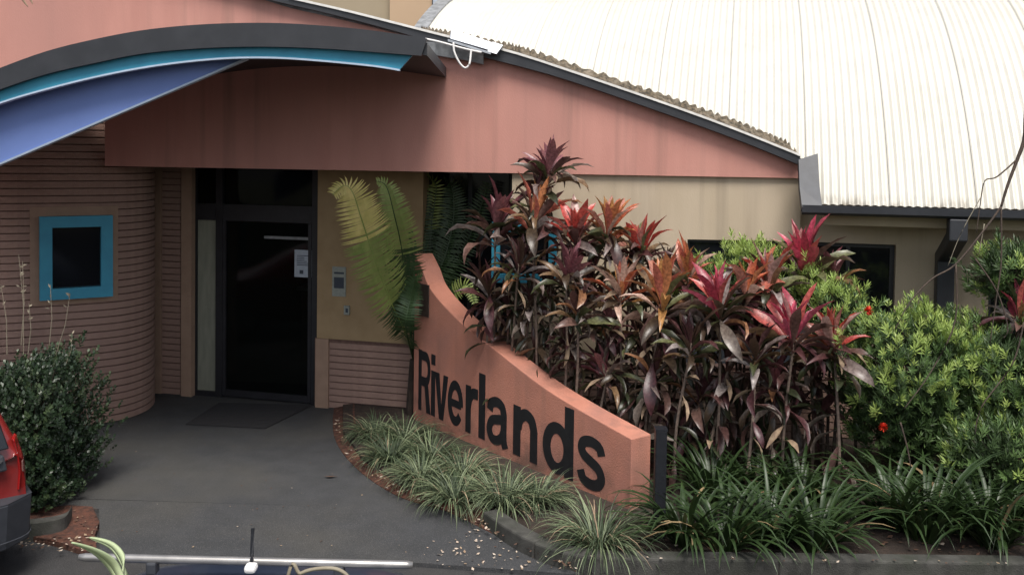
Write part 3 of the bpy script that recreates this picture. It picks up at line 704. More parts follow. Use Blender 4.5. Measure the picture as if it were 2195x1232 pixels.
# cordylines: each leaf an object
def leaf_mesh(droop, wd, L, fold, kink=0.):
    mb = MB(); e = 0.; p = V((0,0,0)); segs = 7; st = L/segs
    for i in range(segs+1):
        t = i/segs
        wv = wd*(.22 if t < .1 else .22+.78*math.sin(min(1,(t-.1)/.45)*math.pi/2) if t < .55 else max(.03, 1-((t-.55)/.45)**1.8))
        up = V((-math.sin(e),0,math.cos(e))); wob = .10*wv*math.sin(i*2.1+kink*5)
        mb.v += [p+V((0,-wv/2,0))+up*(wv*fold+wob), V(p), p+V((0,wv/2,0))+up*(wv*fold-wob)]
        p = p+V((math.cos(e),0,math.sin(e)))*st; e -= droop/segs*(.3+1.4*t)
    for i in range(segs):
        a = i*3; mb.face((a,a+1,a+4,a+3)); mb.face((a+1,a+2,a+5,a+4))
    return mb.mesh('leaf', 'leaf_colour', smooth=True)
LM = [[leaf_mesh(d, wv, L, f, k) for k, (wv, L, f) in enumerate([(.095,.45,.28),(.118,.50,.22),(.078,.42,.35)])] for d in (.25,.8,1.5,2.3)]
DL = leaf_mesh(.6,.06,.34,.5); DL.materials.clear(); DL.materials.append(M['dry_leaf'])
pal = {'pink':[(.7,.10,.17),(.6,.3,.28),(.55,.11,.17),(.40,.06,.09),(.6,.14,.12)],'orange':[(.7,.28,.12),(.62,.42,.33),(.66,.2,.14),(.58,.16,.08),(.50,.26,.09),(.6,.27,.2)],'red':[(.66,.10,.08),(.55,.34,.3),(.48,.09,.07),(.55,.18,.10),(.5,.2,.17)],'maroon':[(.26,.09,.11),(.20,.07,.085),(.33,.14,.15)],'dark':[(.10,.04,.045),(.085,.05,.035),(.13,.06,.06)]}
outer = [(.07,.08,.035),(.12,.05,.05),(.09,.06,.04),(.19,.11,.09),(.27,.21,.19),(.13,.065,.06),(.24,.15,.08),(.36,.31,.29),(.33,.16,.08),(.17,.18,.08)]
shade_leaf = [(.05,.06,.03),(.045,.05,.025),(.10,.05,.045),(.08,.055,.035),(.14,.08,.07),(.11,.045,.05),(.22,.18,.15)]  # lower leaves: shade under the heads put into their colour
def cordyline(px, py, Y, hue, n, size, label, base=None, second=None, low=.22, old=19):
    n = int(n*(1.45 if old < 25 else 1.2)); size *= (1.04 if old < 25 else .9)*rnd(.86,1.12)
    top = W(px, py, Y); bx = [top.x+rnd(-.15,.15), top.y+rnd(-.08,.08)]
    ys = 10-1.228*(bx[0]+1.035)+.42; bx[1] = min(9.33-.045*(bx[0]-2.8) if bx[0] < 2.8 else 9.3-.25*(bx[0]-2.8), max(bx[1], ys if bx[0] < 1.2 else 7.2))
    T = thing('cordyline', (bx[0],bx[1],.07), label, 'shrub', 'cordylines in the bed behind the sign'); org = V(T.location)
    heads = [(top, n, size, hue)]
    if second: heads += [(W(*s[:3]), s[3], s[4], s[5]) for s in second]
    for hi, (tp, nn, sz, hu) in enumerate(heads):
        crown = tp-V((0,0,.20*sz)); tilt = Matrix.Rotation(rnd(-.28,.28),4,'X') @ Matrix.Rotation(rnd(-.28,.28),4,'Y'); b0 = V((bx[0],bx[1],.02)) if hi == 0 else V((bx[0]+rnd(-.12,.12),bx[1]+rnd(-.1,.1),.02))
        mid = (b0+crown)/2+V((rnd(-.06,.06),rnd(-.05,.05),0))
        pts = smoothline([b0, mid, crown, crown+V((0,0,.1))], 5)
        MB().tube(pts, [.016-.007*i/len(pts) for i in range(len(pts))], 6).build('stem', 'stem', T, smooth=True)
        az = rnd(0,6.28)
        for k in range(nn):
            t = k/(nn-1); az += 2.4+rnd(-.25,.25)                      # t=0 innermost
            el = R(86-68*t**1.25)+rnd(-.2,.2); dr = LM[min(3, int(t*3.4))]
            me = dr[random.randrange(3)]; s = sz*(.66+.42*min(1,t*2.2))*rnd(.85,1.12)
            c = random.choice(pal[hu]) if t < .55+rnd(-.15,.15) else random.choice(outer if hu != 'orange' else outer+pal['orange'])
            pos = crown+V((0,0,.13*sz*(1-t)-.06*t))-org
            mw = Matrix.Translation(pos) @ tilt @ Matrix.Rotation(az,4,'Z') @ Matrix.Rotation(-el,4,'Y') @ Matrix.Rotation(rnd(-.8,.8),4,'X') @ Matrix.Diagonal((s*rnd(.85,1.15),s*rnd(.6,1.05),s,1))
            put('leaf', me, T, mw, c)
        for k in range(old):                                             # older and withered leaves hanging below, coloured darker for the shade there
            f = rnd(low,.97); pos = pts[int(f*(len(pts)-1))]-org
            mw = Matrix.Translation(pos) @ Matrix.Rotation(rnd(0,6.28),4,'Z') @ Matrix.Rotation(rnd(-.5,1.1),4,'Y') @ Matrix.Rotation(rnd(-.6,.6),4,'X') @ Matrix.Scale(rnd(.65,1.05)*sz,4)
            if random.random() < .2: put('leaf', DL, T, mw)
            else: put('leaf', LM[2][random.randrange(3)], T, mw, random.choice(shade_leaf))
cordyline(1175,352,9.0,'maroon',26,.72,'tallest maroon cordyline rising in front of the pink gable', second=[(1160,415,8.95,16,.8,'dark')])
cordyline(1062,470,9.0,'maroon',22,.95,'purple-maroon cordyline leaning left nearest the recess')
cordyline(1140,455,8.8,'orange',20,.85,'bronze cordyline just below the tallest head')
cordyline(1235,490,8.75,'red',22,.9,'reddish cordyline left of the brightest orange head')
cordyline(1300,480,8.7,'orange',24,.95,'brightest orange-pink cordyline against the tan wall')
cordyline(1378,520,8.7,'red',22,.85,'red cordyline right of the brightest orange head')
cordyline(1475,575,8.5,'orange',20,.85,'orange cordyline left of the yellow-green shrub')
cordyline(1110,555,8.7,'dark',20,.85,'dark cordyline in front of the turquoise-framed window')
cordyline(1050,610,8.9,'dark',16,.75,'small dark cordyline behind the top of the sign')
cordyline(1215,570,8.5,'maroon',22,.9,'maroon cordyline in mid bed below the reddish head')
cordyline(1330,610,8.4,'orange',20,.9,'bronze-orange cordyline in the middle of the bed')
cordyline(1420,620,8.2,'orange',22,1.0,'cordyline with broad grey outer leaf and orange heart')
cordyline(1240,650,8.3,'dark',18,.8,'dim dark cordyline above the lowest slope of the sign')
cordyline(1545,640,8.0,'pink',24,1.0,'vivid pink cordyline standing above the clivia clumps', second=[(1600,610,8.2,18,.85,'orange')])
cordyline(1650,590,8.3,'red',20,.85,'red cordyline in front of the yellow-green shrub')
cordyline(1725,555,8.75,'pink',24,1.0,'crimson cordyline rising above the shrubs before the dark window')
cordyline(1790,590,8.75,'maroon',18,.75,'smaller maroon cordyline right of the crimson one', second=[(1800,640,8.6,12,.6,'dark')])
cordyline(1700,700,7.9,'pink',24,.95,'scarlet-hearted cordyline above the bare soil gap')
cordyline(1790,715,7.9,'red',22,.9,'bronze-red cordyline touching the bottlebrush on its left')
cordyline(1480,720,7.9,'dark',18,.85,'low dark cordyline behind the black post')
cordyline(1620,745,7.85,'dark',18,.8,'low dark cordyline below the pink one')
cordyline(2185,660,8.0,'pink',20,.9,'red cordyline cut by the right edge behind bare twigs')

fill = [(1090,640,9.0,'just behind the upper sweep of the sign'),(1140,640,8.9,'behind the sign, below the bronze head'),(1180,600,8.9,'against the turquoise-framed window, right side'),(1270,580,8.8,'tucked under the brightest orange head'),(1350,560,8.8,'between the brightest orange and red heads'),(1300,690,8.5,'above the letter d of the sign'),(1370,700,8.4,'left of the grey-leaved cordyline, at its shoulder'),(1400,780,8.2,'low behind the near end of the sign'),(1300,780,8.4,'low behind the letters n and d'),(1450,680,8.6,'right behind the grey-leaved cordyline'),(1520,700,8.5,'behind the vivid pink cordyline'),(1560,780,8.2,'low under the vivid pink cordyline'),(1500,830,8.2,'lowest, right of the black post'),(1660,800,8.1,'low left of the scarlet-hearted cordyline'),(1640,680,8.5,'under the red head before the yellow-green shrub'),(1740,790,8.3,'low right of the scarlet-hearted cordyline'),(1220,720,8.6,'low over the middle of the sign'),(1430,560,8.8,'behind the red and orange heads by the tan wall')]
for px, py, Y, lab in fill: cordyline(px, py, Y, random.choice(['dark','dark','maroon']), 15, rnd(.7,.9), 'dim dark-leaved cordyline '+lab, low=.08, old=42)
# fine-leaved shrubs
def shrub(name, px, py, Y, rx, ry, rz, nshoot, label, cat, group=None, leafL=.062, leafW=.0125, young=.35, mats=('shrub_young','shrub_mid','shrub_old'), flower=None, z0=.05, per=15):
    c = W(px,py,Y); T = thing(name, (c.x,c.y,.05), label, cat, group); mb = MB(); st = MB()
    lumps = []
    for k in range(26):
        d = V((rnd(-1,1),rnd(-1,1),rnd(-.9,1))); 
        if d.length < .2: continue
        d.normalize(); lumps.append((d, rnd(.08,.42)))
    for k in range(nshoot):
        d = V((random.gauss(0,1),random.gauss(0,1),random.gauss(0,1))); d.normalize()
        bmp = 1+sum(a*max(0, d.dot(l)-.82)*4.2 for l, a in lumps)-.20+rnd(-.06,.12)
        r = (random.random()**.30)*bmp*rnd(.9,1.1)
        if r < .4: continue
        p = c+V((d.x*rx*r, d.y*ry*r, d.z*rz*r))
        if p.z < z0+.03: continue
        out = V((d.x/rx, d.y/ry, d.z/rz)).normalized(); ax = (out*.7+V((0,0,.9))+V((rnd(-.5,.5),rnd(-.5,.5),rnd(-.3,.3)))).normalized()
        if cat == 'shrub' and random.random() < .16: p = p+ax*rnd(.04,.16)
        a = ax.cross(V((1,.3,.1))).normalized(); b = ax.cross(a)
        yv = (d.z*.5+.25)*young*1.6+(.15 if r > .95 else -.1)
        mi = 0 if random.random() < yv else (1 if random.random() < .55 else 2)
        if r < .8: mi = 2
        S = rnd(.75,1.3)
        for q in range(per):
            t = q/per; an = q*2.4+rnd(-.3,.3); sp_ = rnd(.55,1.15)*(1.15-.55*t)
            dr = (ax*math.cos(sp_)+(a*math.cos(an)+b*math.sin(an))*math.sin(sp_)).normalized()
            base = p+ax*(t*.07*S); L = leafL*S*rnd(.8,1.2); sdv = dr.cross(ax); 
            if sdv.length < .05: continue
            sdv.normalize(); wv = leafW*S*.5; n0 = len(mb.v); md = base+dr*L*.5
            mb.v += [base, md+sdv*wv, base+dr*L, md-sdv*wv]; mb.face((n0,n0+1,n0+2,n0+3), mi)
        if random.random() < .05: st.tube([c+V((d.x*rx*.1,d.y*ry*.1,-rz*.8)), c+(p-c)*.5+V((0,0,-.05)), p], [.008,.006,.003], 4)
    for k in range(5):
        az = rnd(0,6.28); st.tube([V((c.x+.05*math.cos(az),c.y+.05*math.sin(az),z0)), V((c.x+.2*rx*math.cos(az),c.y+.2*ry*math.sin(az),c.z*.5)), V((c.x+.5*rx*math.cos(az),c.y+.5*ry*math.sin(az),c.z+.2*rz))], [.02,.014,.008], 5)
    f = mb.build('foliage', list(mats), T); f['kind'] = 'stuff'; st.build('branches', 'twig', T)
    if flower:
        for fx_, fy_, fY in flower:
            q = W(fx_,fy_,fY); fmb = MB()
            for k in range(70):
                d = V((random.gauss(0,1),random.gauss(0,1),random.gauss(0,1))).normalized(); s1 = d.cross(V((.3,.5,.8))).normalized()*.004
                fmb.quad(q-s1, q+s1, q+d*.04+s1, q+d*.04-s1)
            fmb.build('flower', 'flower_red', T)
    return T
GS = 'fine-leaved green shrubs right of the cordylines'
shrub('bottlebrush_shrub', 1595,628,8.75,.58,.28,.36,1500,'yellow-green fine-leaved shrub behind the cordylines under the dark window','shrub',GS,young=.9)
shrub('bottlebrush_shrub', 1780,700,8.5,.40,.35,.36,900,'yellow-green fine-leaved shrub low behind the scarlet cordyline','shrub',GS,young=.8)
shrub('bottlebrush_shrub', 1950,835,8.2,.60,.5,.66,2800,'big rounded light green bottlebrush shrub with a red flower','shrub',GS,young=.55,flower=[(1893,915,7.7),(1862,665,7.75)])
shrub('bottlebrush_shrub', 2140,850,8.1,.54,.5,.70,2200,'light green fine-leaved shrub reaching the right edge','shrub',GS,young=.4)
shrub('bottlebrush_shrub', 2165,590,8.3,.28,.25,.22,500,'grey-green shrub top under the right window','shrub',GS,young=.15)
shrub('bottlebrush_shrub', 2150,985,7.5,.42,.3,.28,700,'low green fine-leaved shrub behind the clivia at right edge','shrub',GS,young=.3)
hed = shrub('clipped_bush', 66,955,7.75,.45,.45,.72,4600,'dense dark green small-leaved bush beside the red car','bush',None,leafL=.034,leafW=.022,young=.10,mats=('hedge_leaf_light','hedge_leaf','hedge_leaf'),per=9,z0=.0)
sh = MB()
for x0,y0,x1,y1 in [(50,720,40,545),(15,720,2,610),(60,720,62,650),(104,715,108,610),(120,720,150,630),(45,700,48,560),(140,745,155,715)]:
    a = W(x0,y0+40,7.7); b = W(x1,y1,7.65); mid = (a+b)/2+V((.02,0,0)); sh.tube([a,mid,b],[.004,.003,.002],4)
    for k in range(5):
        p = a+(b-a)*rnd(.6,1.); d = V((rnd(-1,1),rnd(-1,1),rnd(0,1))).normalized(); sd2 = d.cross(V((0,1,0))).normalized()*.007
        sh.quad(p, p+d*.018+sd2, p+d*.04, p+d*.018-sd2)
sh.build('tall_shoots', 'pale_twig', hed)

# cycad by the recess
CYC = thing('cycad', (W(886,770,10.2).x,10.2,.07), 'cycad with long arching yellow-green fronds between door and sign', 'cycad')
def frond(pts, wl, mats, nl=64, droop=.75, split=(.35,.7), up=V((0,-.7,.7))):
    P = smoothline(pts, 10); mb = MB(); K = len(P)
    mb.tube(P, [.011-.008*i/K for i in range(K)], 5, mi=1)
    cum = [0.]
    for i in range(1,K): cum.append(cum[-1]+(P[i]-P[i-1]).length)
    for k in range(nl):
        t = .2+.79*k/(nl-1); s = t*cum[-1]; i = next((j for j in range(1,K) if cum[j] >= s), K-1)
        p = P[i-1]+(P[i]-P[i-1])*((s-cum[i-1])/max(1e-6,cum[i]-cum[i-1])); d = (P[i]-P[i-1]).normalized()
        side = d.cross(up).normalized(); nrm = side.cross(d).normalized()
        L = wl*(math.sin(math.pi*min(1,.08+t*.85))**.6)*(1 if t < .85 else 1-(t-.85)*2.2)
        mi = 0 if t > split[1]+rnd(-.03,.03) else (1 if t > split[0]+rnd(-.03,.03) else 2)
        for sg in (-1,1):
            dd = (side*sg+d*rnd(.2,.34)+nrm*rnd(.3,.5)).normalized(); q = V(p); n0 = len(mb.v); wv = .0095; Lj = L*rnd(.88,1.06); ax = d
            for j in range(4):
                ww_ = wv*(1,1.2,.9,.1)[j]; mb.v += [q-ax*ww_, q+ax*ww_]; q = q+dd*Lj/3; dd = (dd-nrm*droop*.35-V((0,0,.10*droop))).normalized()
            for j in range(3): mb.face((n0+2*j, n0+2*j+1, n0+2*j+3, n0+2*j+2), mi)
    return mb.build('frond', mats, CYC)
fm1 = ['frond_yellow','frond_green','frond_dark']; fm2 = ['frond_green','frond_dark','frond_dark']
fc = W(886,770,10.2)
def fp(*l): return [fc]+[W(x,y,Y) for x,y,Y in l]
frond(fp((868,712,10.0),(838,648,9.7),(803,555,9.4),(775,470,9.2),(757,415,9.1),(738,398,9.05),(712,418,9.0)), .31, fm1, 92, droop=1.0)
frond(fp((872,650,10.0),(862,540,9.8),(845,460,9.6),(828,400,9.55),(805,388,9.5)), .25, fm2, 76, split=(.3,.6), droop=1.0)
frond(fp((905,650,10.3),(950,560,10.35),(972,470,10.4),(968,400,10.4),(950,382,10.3)), .22, ['frond_dark']*3, 60)
frond(fp((880,640,10.3),(900,520,10.4),(905,430,10.5),(900,390,10.5)), .20, ['frond_dark']*3, 50)
frond(fp((895,680,10.2),(960,640,10.1),(1000,610,10.0),(1018,650,9.9)), .16, ['frond_green','frond_dark','frond_dark'], 40)
frond(fp((870,700,9.7),(880,640,9.7),(890,600,9.65),(905,590,9.6)), .18, ['frond_dark']*3, 40)
frond(fp((930,640,10.4),(1000,520,10.45),(1035,430,10.45),(1045,390,10.4)), .22, ['frond_dark']*3, 50)
frond(fp((915,600,10.4),(925,480,10.5),(935,400,10.5),(915,378,10.4)), .22, ['frond_green','frond_dark','frond_dark'], 50)
tk = MB(); tk.tube([V((fc.x,fc.y,0)), V((fc.x,fc.y,.12)), V((fc.x,fc.y,.25)), fc], [.07,.075,.07,.04], 10); tk.build('trunk', 'soil', CYC)

# leafless twiggy branch hanging in at the right
trk = V((4.3,6.3,0)); DB = thing('bare_tree', trk, 'leafless thin branch with dark twigs hanging in at right edge', 'tree')
t = MB(); t.tube(smoothline([trk, trk+V((.05,0,1.4)), trk+V((-.05,0,2.8)), trk+V((0,0,4.2))], 4), [.05]*5+[.045]*4+[.04]*4, 8); t.build('trunk', 'twig', DB, smooth=True)
def tw(pl, r0, r1, Y=6.4, pale=False):
    P = smoothline([W(x,y,Y) if len(q) == 2 else q for q in pl for x, y in [q[:2] if not isinstance(q, Vector) else (0,0)]], 5) if not any(isinstance(q,Vector) for q in pl) else smoothline([q if isinstance(q,Vector) else W(q[0],q[1],Y) for q in pl], 5)
    MB().tube(P, [r0+(r1-r0)*i/(len(P)-1) for i in range(len(P))], 6).build('branch', 'pale_twig' if pale else 'twig', DB, smooth=True)
tw([trk+V((-.03,0,3.3)), (2230,190), (2195,303),(2181,341),(2160,397),(2146,443)], .017, .008)
tw([(2146,443),(2114,487),(2049,566),(1997,598),(1950,648),(1918,707)], .0075, .0035)
tw([(2146,443),(2146,560),(2137,631),(2122,736)], .006, .003)
tw([(2181,341),(2137,379),(2111,388),(2102,432),(2093,499)], .006, .0025)
tw([(2104,420),(2060,500),(2032,570)], .003, .0015, pale=True)
tw([(2110,480),(2098,545)], .0035, .002, pale=True)
tw([(2049,566),(2047,689),(1997,794),(1938,876)], .006, .003)
tw([(2091,555),(2137,625),(2160,700),(2152,724)], .006, .003)
tw([(2195,690),(2170,780),(2105,870),(2090,930)], .006, .003)
tw([(1930,905),(1945,960),(1952,1000)], .006, .004)

# ================================================================== VEHICLES
def loft_car(T, mt, L, Wd, st, cab, glass='car_glass'):
    """st: list of (x, z_low, z_belt, half_width); body as lofted rings"""
    pass
def car_body(T, fr, heading, rings, mt, name='body'):
    hx = heading; ly = V((-hx.y, hx.x, 0)); mb = MB(); k = None; n0 = 0
    for r in rings:
        x = r[0]; pts = r[1]; full = [(y,z) for y,z in pts]+[(-y,z) for y,z in reversed(pts)]
        if k is None: k = len(full)
        mb.v += [fr+hx*x+ly*(-y)+V((0,0,z)) for y,z in full]
    nr = len(rings)
    for i in range(nr-1):
        for j in range(k):
            q = (j+1) % k; mb.face((i*k+j, i*k+q, (i+1)*k+q, (i+1)*k+j))
    mb.face(range(k)); mb.face(reversed(range((nr-1)*k, nr*k)))
    ob = mb.build(name, mt, T, smooth=True)
    sm_ = ob.modifiers.new('sub', 'SUBSURF'); sm_.levels = 1; sm_.render_levels = 2
    return ob
def wheel(T, c, ax_, r=.31, wd=.19):
    mb = MB(); c = V(c); mb.tube([c-ax_*wd/2, c-ax_*wd*.42, c+ax_*wd*.42, c+ax_*wd/2], [r*.93,r,r,r*.93], 24); o = mb.build('wheel', 'tyre', T, smooth=False)
    MB().tube([c+ax_*(wd/2-.02), c+ax_*(wd/2+.006)], [r*.64,r*.6], 20).build('rim', 'rack_metal', o)
# red hatchback parked at left, its tail showing
HX = V((-.76,.65,0)).normalized(); LY = V((-HX.y,HX.x,0))
corner = G(72,1166,.2); RCP = corner+LY*.80; RCP.z = 0
RCAR = thing('red_hatchback', RCP, 'red hatchback with dark grey bumper parked beside the dark bush', 'car')
def ring(x, zl, hw, zb, hb, zr, hr): return (x, [(hw*.75,zl),(hw*.97,zl+.06),(hw,(zl+zb)/2),(hb,zb),(hb-.05+.0*x,zb+.05),((hb+hr)/2-.01,(zb+zr)/2),(hr,zr-.05),(hr*.6,zr)])
rings = [ring(.02,.32,.76,.80,.74,.84,.60), ring(.06,.26,.79,.86,.77,1.02,.62), ring(.16,.24,.81,.90,.78,1.26,.60), ring(.36,.22,.82,.92,.79,1.45,.56), ring(.9,.2,.83,.92,.80,1.51,.56), ring(1.9,.2,.83,.92,.80,1.50,.56), ring(2.5,.2,.83,.92,.80,1.34,.58), ring(3.0,.2,.82,.92,.79,.98,.62), ring(3.6,.22,.80,.82,.74,.86,.58), ring(3.9,.28,.70,.66,.62,.70,.5)]
car_body(RCAR, RCP, HX, rings, 'car_red')
def cp(x, y, z): return RCP+HX*x-LY*y+V((0,0,z))           # y to the car's right
g1 = MB(); g1.slab([cp(-.02,-.64,.91), cp(-.025,.0,.91), cp(-.02,.64,.91)], [cp(.09,-.58,1.20), cp(.085,0,1.24), cp(.09,.58,1.20)], HX*.05); g1.build('rear_window', 'car_glass', RCAR, bevel=.01)
g1 = MB(); g1.slab([cp(-.03,-.62,.88), cp(-.035,0,.88), cp(-.03,.60,.88)], [cp(-.04,-.64,.77), cp(-.045,0,.77), cp(-.04,.62,.77)], HX*.06); gh = g1.build('tailgate_garnish', 'car_plastic', RCAR, bevel=.012)
MB().slab([cp(-.055,.52,.855), cp(-.055,.585,.855)], [cp(-.055,.52,.84), cp(-.055,.57,.835)], HX*.02).build('handle', 'chrome', gh)
for sg in (-1,1):
    l = MB(); l.slab([cp(.14,sg*.745,.96), cp(.13,sg*.765,.86), cp(.12,sg*.785,.72), cp(.11,sg*.785,.60)], [cp(.01,sg*.68,.96), cp(-.005,sg*.70,.86), cp(-.01,sg*.71,.72), cp(-.01,sg*.70,.60)], HX*.05)
    lo = l.build('tail_lamp', 'lens_red', RCAR, bevel=.012)
    l = MB(); l.slab([cp(.085,sg*.772,.80), cp(.085,sg*.777,.73)], [cp(.0,sg*.73,.80), cp(-.005,sg*.733,.73)], HX*.03); l.build('reverse_lens', 'lens_clear', lo)
bm_ = MB(); ys = [-.86,-.80,-.6,0,.6,.80,.86]; xo = [.30,.02,-.09,-.12,-.09,.02,.30]
upr = [cp(x,y,.56) for x,y in zip(xo,ys)]; lwr = [cp(x+.02,y*.985,.24) for x,y in zip(xo,ys)]; ins = [cp(x+.16,y*.9,.58) for x,y in zip(xo,ys)]
bm_.slab(upr, lwr, HX*.14); bm_.ribbon(ins, upr); bo = bm_.build('bumper', 'car_plastic', RCAR, bevel=.02)
ed = [cp(x+.006,y*.99,.30) for x,y in zip(xo,ys)]; MB().tube(smoothline(ed,3), .004, 5).build('bumper_seam', 'charcoal_trim', bo)
for x_, sg in ((.75,1),(.75,-1),(3.15,1),(3.15,-1)):
    wheel(RCAR, cp(x_, sg*.76, .31), -LY*sg)
# dark blue car parked below the camera, roof bar showing
FC = V((-1.03,4.45,0)); FH = V((0.02,-1,0)).normalized(); FL = V((-FH.y,FH.x,0))
FCAR = thing('parked_car', FC, 'dark blue car with silver roof bar in the foreground, mostly below the frame', 'car')
rr = [ring(.02,.30,.74,.70,.70,.74,.56), ring(.1,.25,.78,.84,.75,.95,.6), ring(.35,.22,.80,.90,.77,1.14,.58), ring(.62,.2,.82,.92,.79,1.24,.56), ring(1.0,.2,.82,.92,.79,1.315,.56), ring(1.6,.2,.82,.92,.79,1.325,.56), ring(2.1,.2,.82,.92,.79,1.18,.57), ring(2.5,.24,.80,.88,.77,.92,.60), ring(2.95,.26,.76,.78,.7,.82,.55), ring(3.0,.34,.66,.7,.6,.74,.45)]
car_body(FCAR, FC, FH, rr, 'car_blue')
bl_, br_ = W(170,1193,3.6), W(885,1210,3.6)
MB().tube([bl_, bl_*.98+br_*.02, bl_*.02+br_*.98, br_], [.012,.016,.016,.012], 12).build('roof_bar', 'rack_metal', FCAR, smooth=True)
d_ = V((0,-.75,0)); MB().tube([bl_+d_, br_+d_], .016, 12).build('roof_bar', 'rack_metal', FCAR, smooth=True)
for f_ in (.22,.78):
    for dd in (V((0,0,0)), d_):
        p = bl_+(br_-bl_)*f_+dd; MB().box(p-V((0,0,.032)),(.04,.05,.05)).build('bar_foot', 'car_plastic', FCAR, bevel=.008)
p = W(538,1216,3.45); MB().box(p,(.045,.05,.03)).build('antenna_mount', 'white_plastic', FCAR, bevel=.012)
ab = W(540,1192,3.63); at_ = W(542,1131,3.66); MB().tube([p, ab, at_], .0075, 6).build('antenna', 'post_black', FCAR)

# ================================================================== FOREGROUND PLANTS ON THE BANK
ac = W(262,1262,1.2); AG = thing('agave', (ac.x,ac.y,1.3), 'pale green agave leaf tips poking up at the lower left edge', 'agave')
MB().tube([V((ac.x,ac.y,1.25)), V((ac.x+.02,ac.y,1.7)), ac-V((0,0,.02))], [.05,.045,.035], 9).build('stem', 'stem', AG, smooth=True)
def aleaf(pts, wd):
    P = smoothline(pts, 6); mb = MB(); K = len(P)
    A_, C_, B_ = [], [], []
    for i, q in enumerate(P):
        d = (P[min(i+1,K-1)]-P[max(i-1,0)]).normalized(); sd_ = d.cross(V((.15,1,.35))).normalized(); nn = sd_.cross(d).normalized(); t = i/(K-1)
        wv = wd*(.75+.6*t if t < .4 else .99*(1-((t-.4)/.6)**1.5)+.02); A_.append(q-sd_*wv-nn*wv*.25*-1); C_.append(q); B_.append(q+sd_*wv+nn*wv*.25)
    mb.slab(A_, C_, (0,.004,0)); mb.slab(C_, B_, (0,.004,0)); mb.build('leaf', 'agave_leaf', AG, smooth=True)
aleaf([ac, W(238,1215,1.2), W(203,1185,1.18), W(152,1163,1.15)], .0095)
aleaf([ac, W(263,1215,1.25), W(238,1173,1.27), W(190,1152,1.28)], .0095)
for az in (0.2,1.0,1.8,2.6,3.6,4.4,5.2,5.9):
    d = V((math.cos(az),math.sin(az),0)); aleaf([ac-V((0,0,.03)), ac+d*.07-V((0,0,.05)), ac+d*.16-V((0,0,.10)), ac+d*.25-V((0,0,.19))], .014)
DS = thing('dry_stalk', (-.3,1.25,1.3), 'thin brown curved dry stalk at the bottom edge over the car roof', 'stalk')
MB().tube(smoothline([V((-.36,1.3,1.28)), V((-.37,1.33,1.9)), W(612,1262,1.35), W(645,1228,1.35), W(690,1217,1.35), W(730,1222,1.35), W(752,1250,1.35), W(760,1330,1.35)], 8), .0028, 6).build('stalk', 'pale_twig', DS, smooth=True)

OL = thing('overhanging_plant', (-1.9,.9,1.3), 'pale slender leaf tips hanging in at the top left corner', 'plant')
st_ = smoothline([V((-1.9,.9,1.3)), V((-2.25,1.6,2.8)), V((-2.3,2.3,3.7)), W(-60,-120,2.9)], 6); MB().tube(st_, .012, 6).build('stem', 'pale_twig', OL, smooth=True)
for pts_, wv_ in (([st_[-1], W(10,-60,2.95), W(38,-15,3.0), W(60,16,3.0)], .006), ([st_[-1], W(40,-55,3.0), W(58,-15,3.05), W(70,10,3.05)], .006)):
    P_ = smoothline(pts_, 5); K_ = len(P_); A_ = []; B_ = []
    for i, q in enumerate(P_):
        d = (P_[min(i+1,K_-1)]-P_[max(i-1,0)]).normalized(); sd_ = d.cross(V((0,1,.2))).normalized(); t = i/(K_-1); wv = wv_*(.5+1.2*t if t < .5 else 1.1*(1-((t-.5)/.5)**1.5)+.03); A_.append(q-sd_*wv); B_.append(q+sd_*wv)
    MB().slab(A_, B_, (0,.002,.001)).build('leaf', 'dry_leaf', OL, smooth=True)

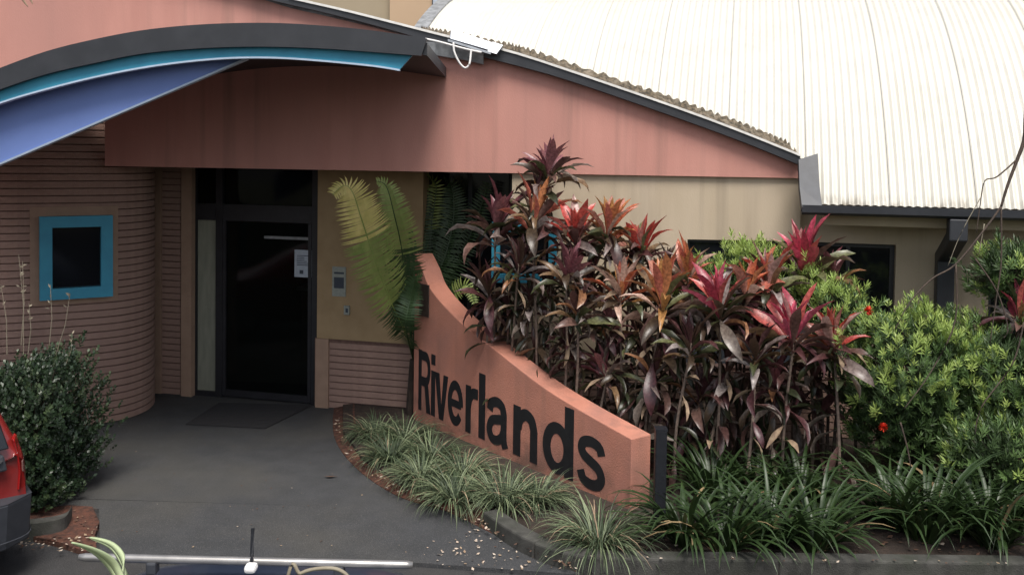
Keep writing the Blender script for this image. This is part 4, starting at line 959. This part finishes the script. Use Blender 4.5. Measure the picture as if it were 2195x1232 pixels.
# ================================================================== LITTER
lt = MB()
def scatter(n, poly_px, z, mats_w, smin_, smax_):
    xs_ = [p[0] for p in poly_px]; ys_ = [p[1] for p in poly_px]; c = 0
    while c < n:
        x, y = rnd(min(xs_),max(xs_)), rnd(min(ys_),max(ys_)); ins_ = False; j = len(poly_px)-1
        for i in range(len(poly_px)):
            if (poly_px[i][1] > y) != (poly_px[j][1] > y) and x < (poly_px[j][0]-poly_px[i][0])*(y-poly_px[i][1])/(poly_px[j][1]-poly_px[i][1])+poly_px[i][0]: ins_ = not ins_
            j = i
        if not ins_: continue
        c += 1; p = G(x,y,z); s = rnd(smin_,smax_); a = rnd(0,6.28); u = V((math.cos(a),math.sin(a),rnd(-.2,.3)))*s; v_ = V((-math.sin(a),math.cos(a),rnd(-.2,.3)))*s*.55
        h = V((0,0,.3*s+.003)); mi = random.choices(range(3), mats_w)[0]
        lt.quad(p+h-u, p+h-v_, p+h+u*.9+V((0,0,.2*s)), p+h+v_, mi)
scatter(80, [(960,1105),(1060,1150),(1150,1195),(1235,1225),(1000,1225),(900,1200),(860,1180),(1000,1140)], .004, (6,2,1), .006, .02)
scatter(260, [(716,880),(760,880),(775,990),(900,1050),(1095,1140),(1240,1205),(1235,1226),(1160,1195),(960,1097),(850,1062),(760,1000),(716,935)], .05, (2,2,6), .008, .025)
scatter(90, [(30,1150),(160,1150),(160,1090),(210,1090),(215,1185),(40,1180)], .016, (3,2,4), .007, .02)
scatter(60, [(230,950),(700,950),(900,1180),(230,1180)], .004, (1,1,3), .004, .014)
scatter(300, [(1430,1020),(2195,1000),(2195,1190),(1430,1185)], .075, (1,1,6), .01, .03)
scatter(40, [(1250,1190),(2195,1205),(2195,1212),(1250,1196)], .128, (3,1,2), .006, .018)
lt.build('fallen_leaves', ['petal','dry_leaf','litter']); tag(bpy.data.objects['fallen_leaves'], 'scattered pale petals and dry leaves on driveway edge and garden bed', 'leaf litter', kind='stuff')
lf = MB(); p = G(708,1021,.012); lf.quad(p+V((-.06,0,.004)), p+V((0,-.03,.01)), p+V((.07,.01,.006)), p+V((0,.025,.0))); DLF = lf.build('fallen_leaf', 'litter'); tag(DLF, 'single dark leaf lying on the driveway near the mulch edge', 'leaf')
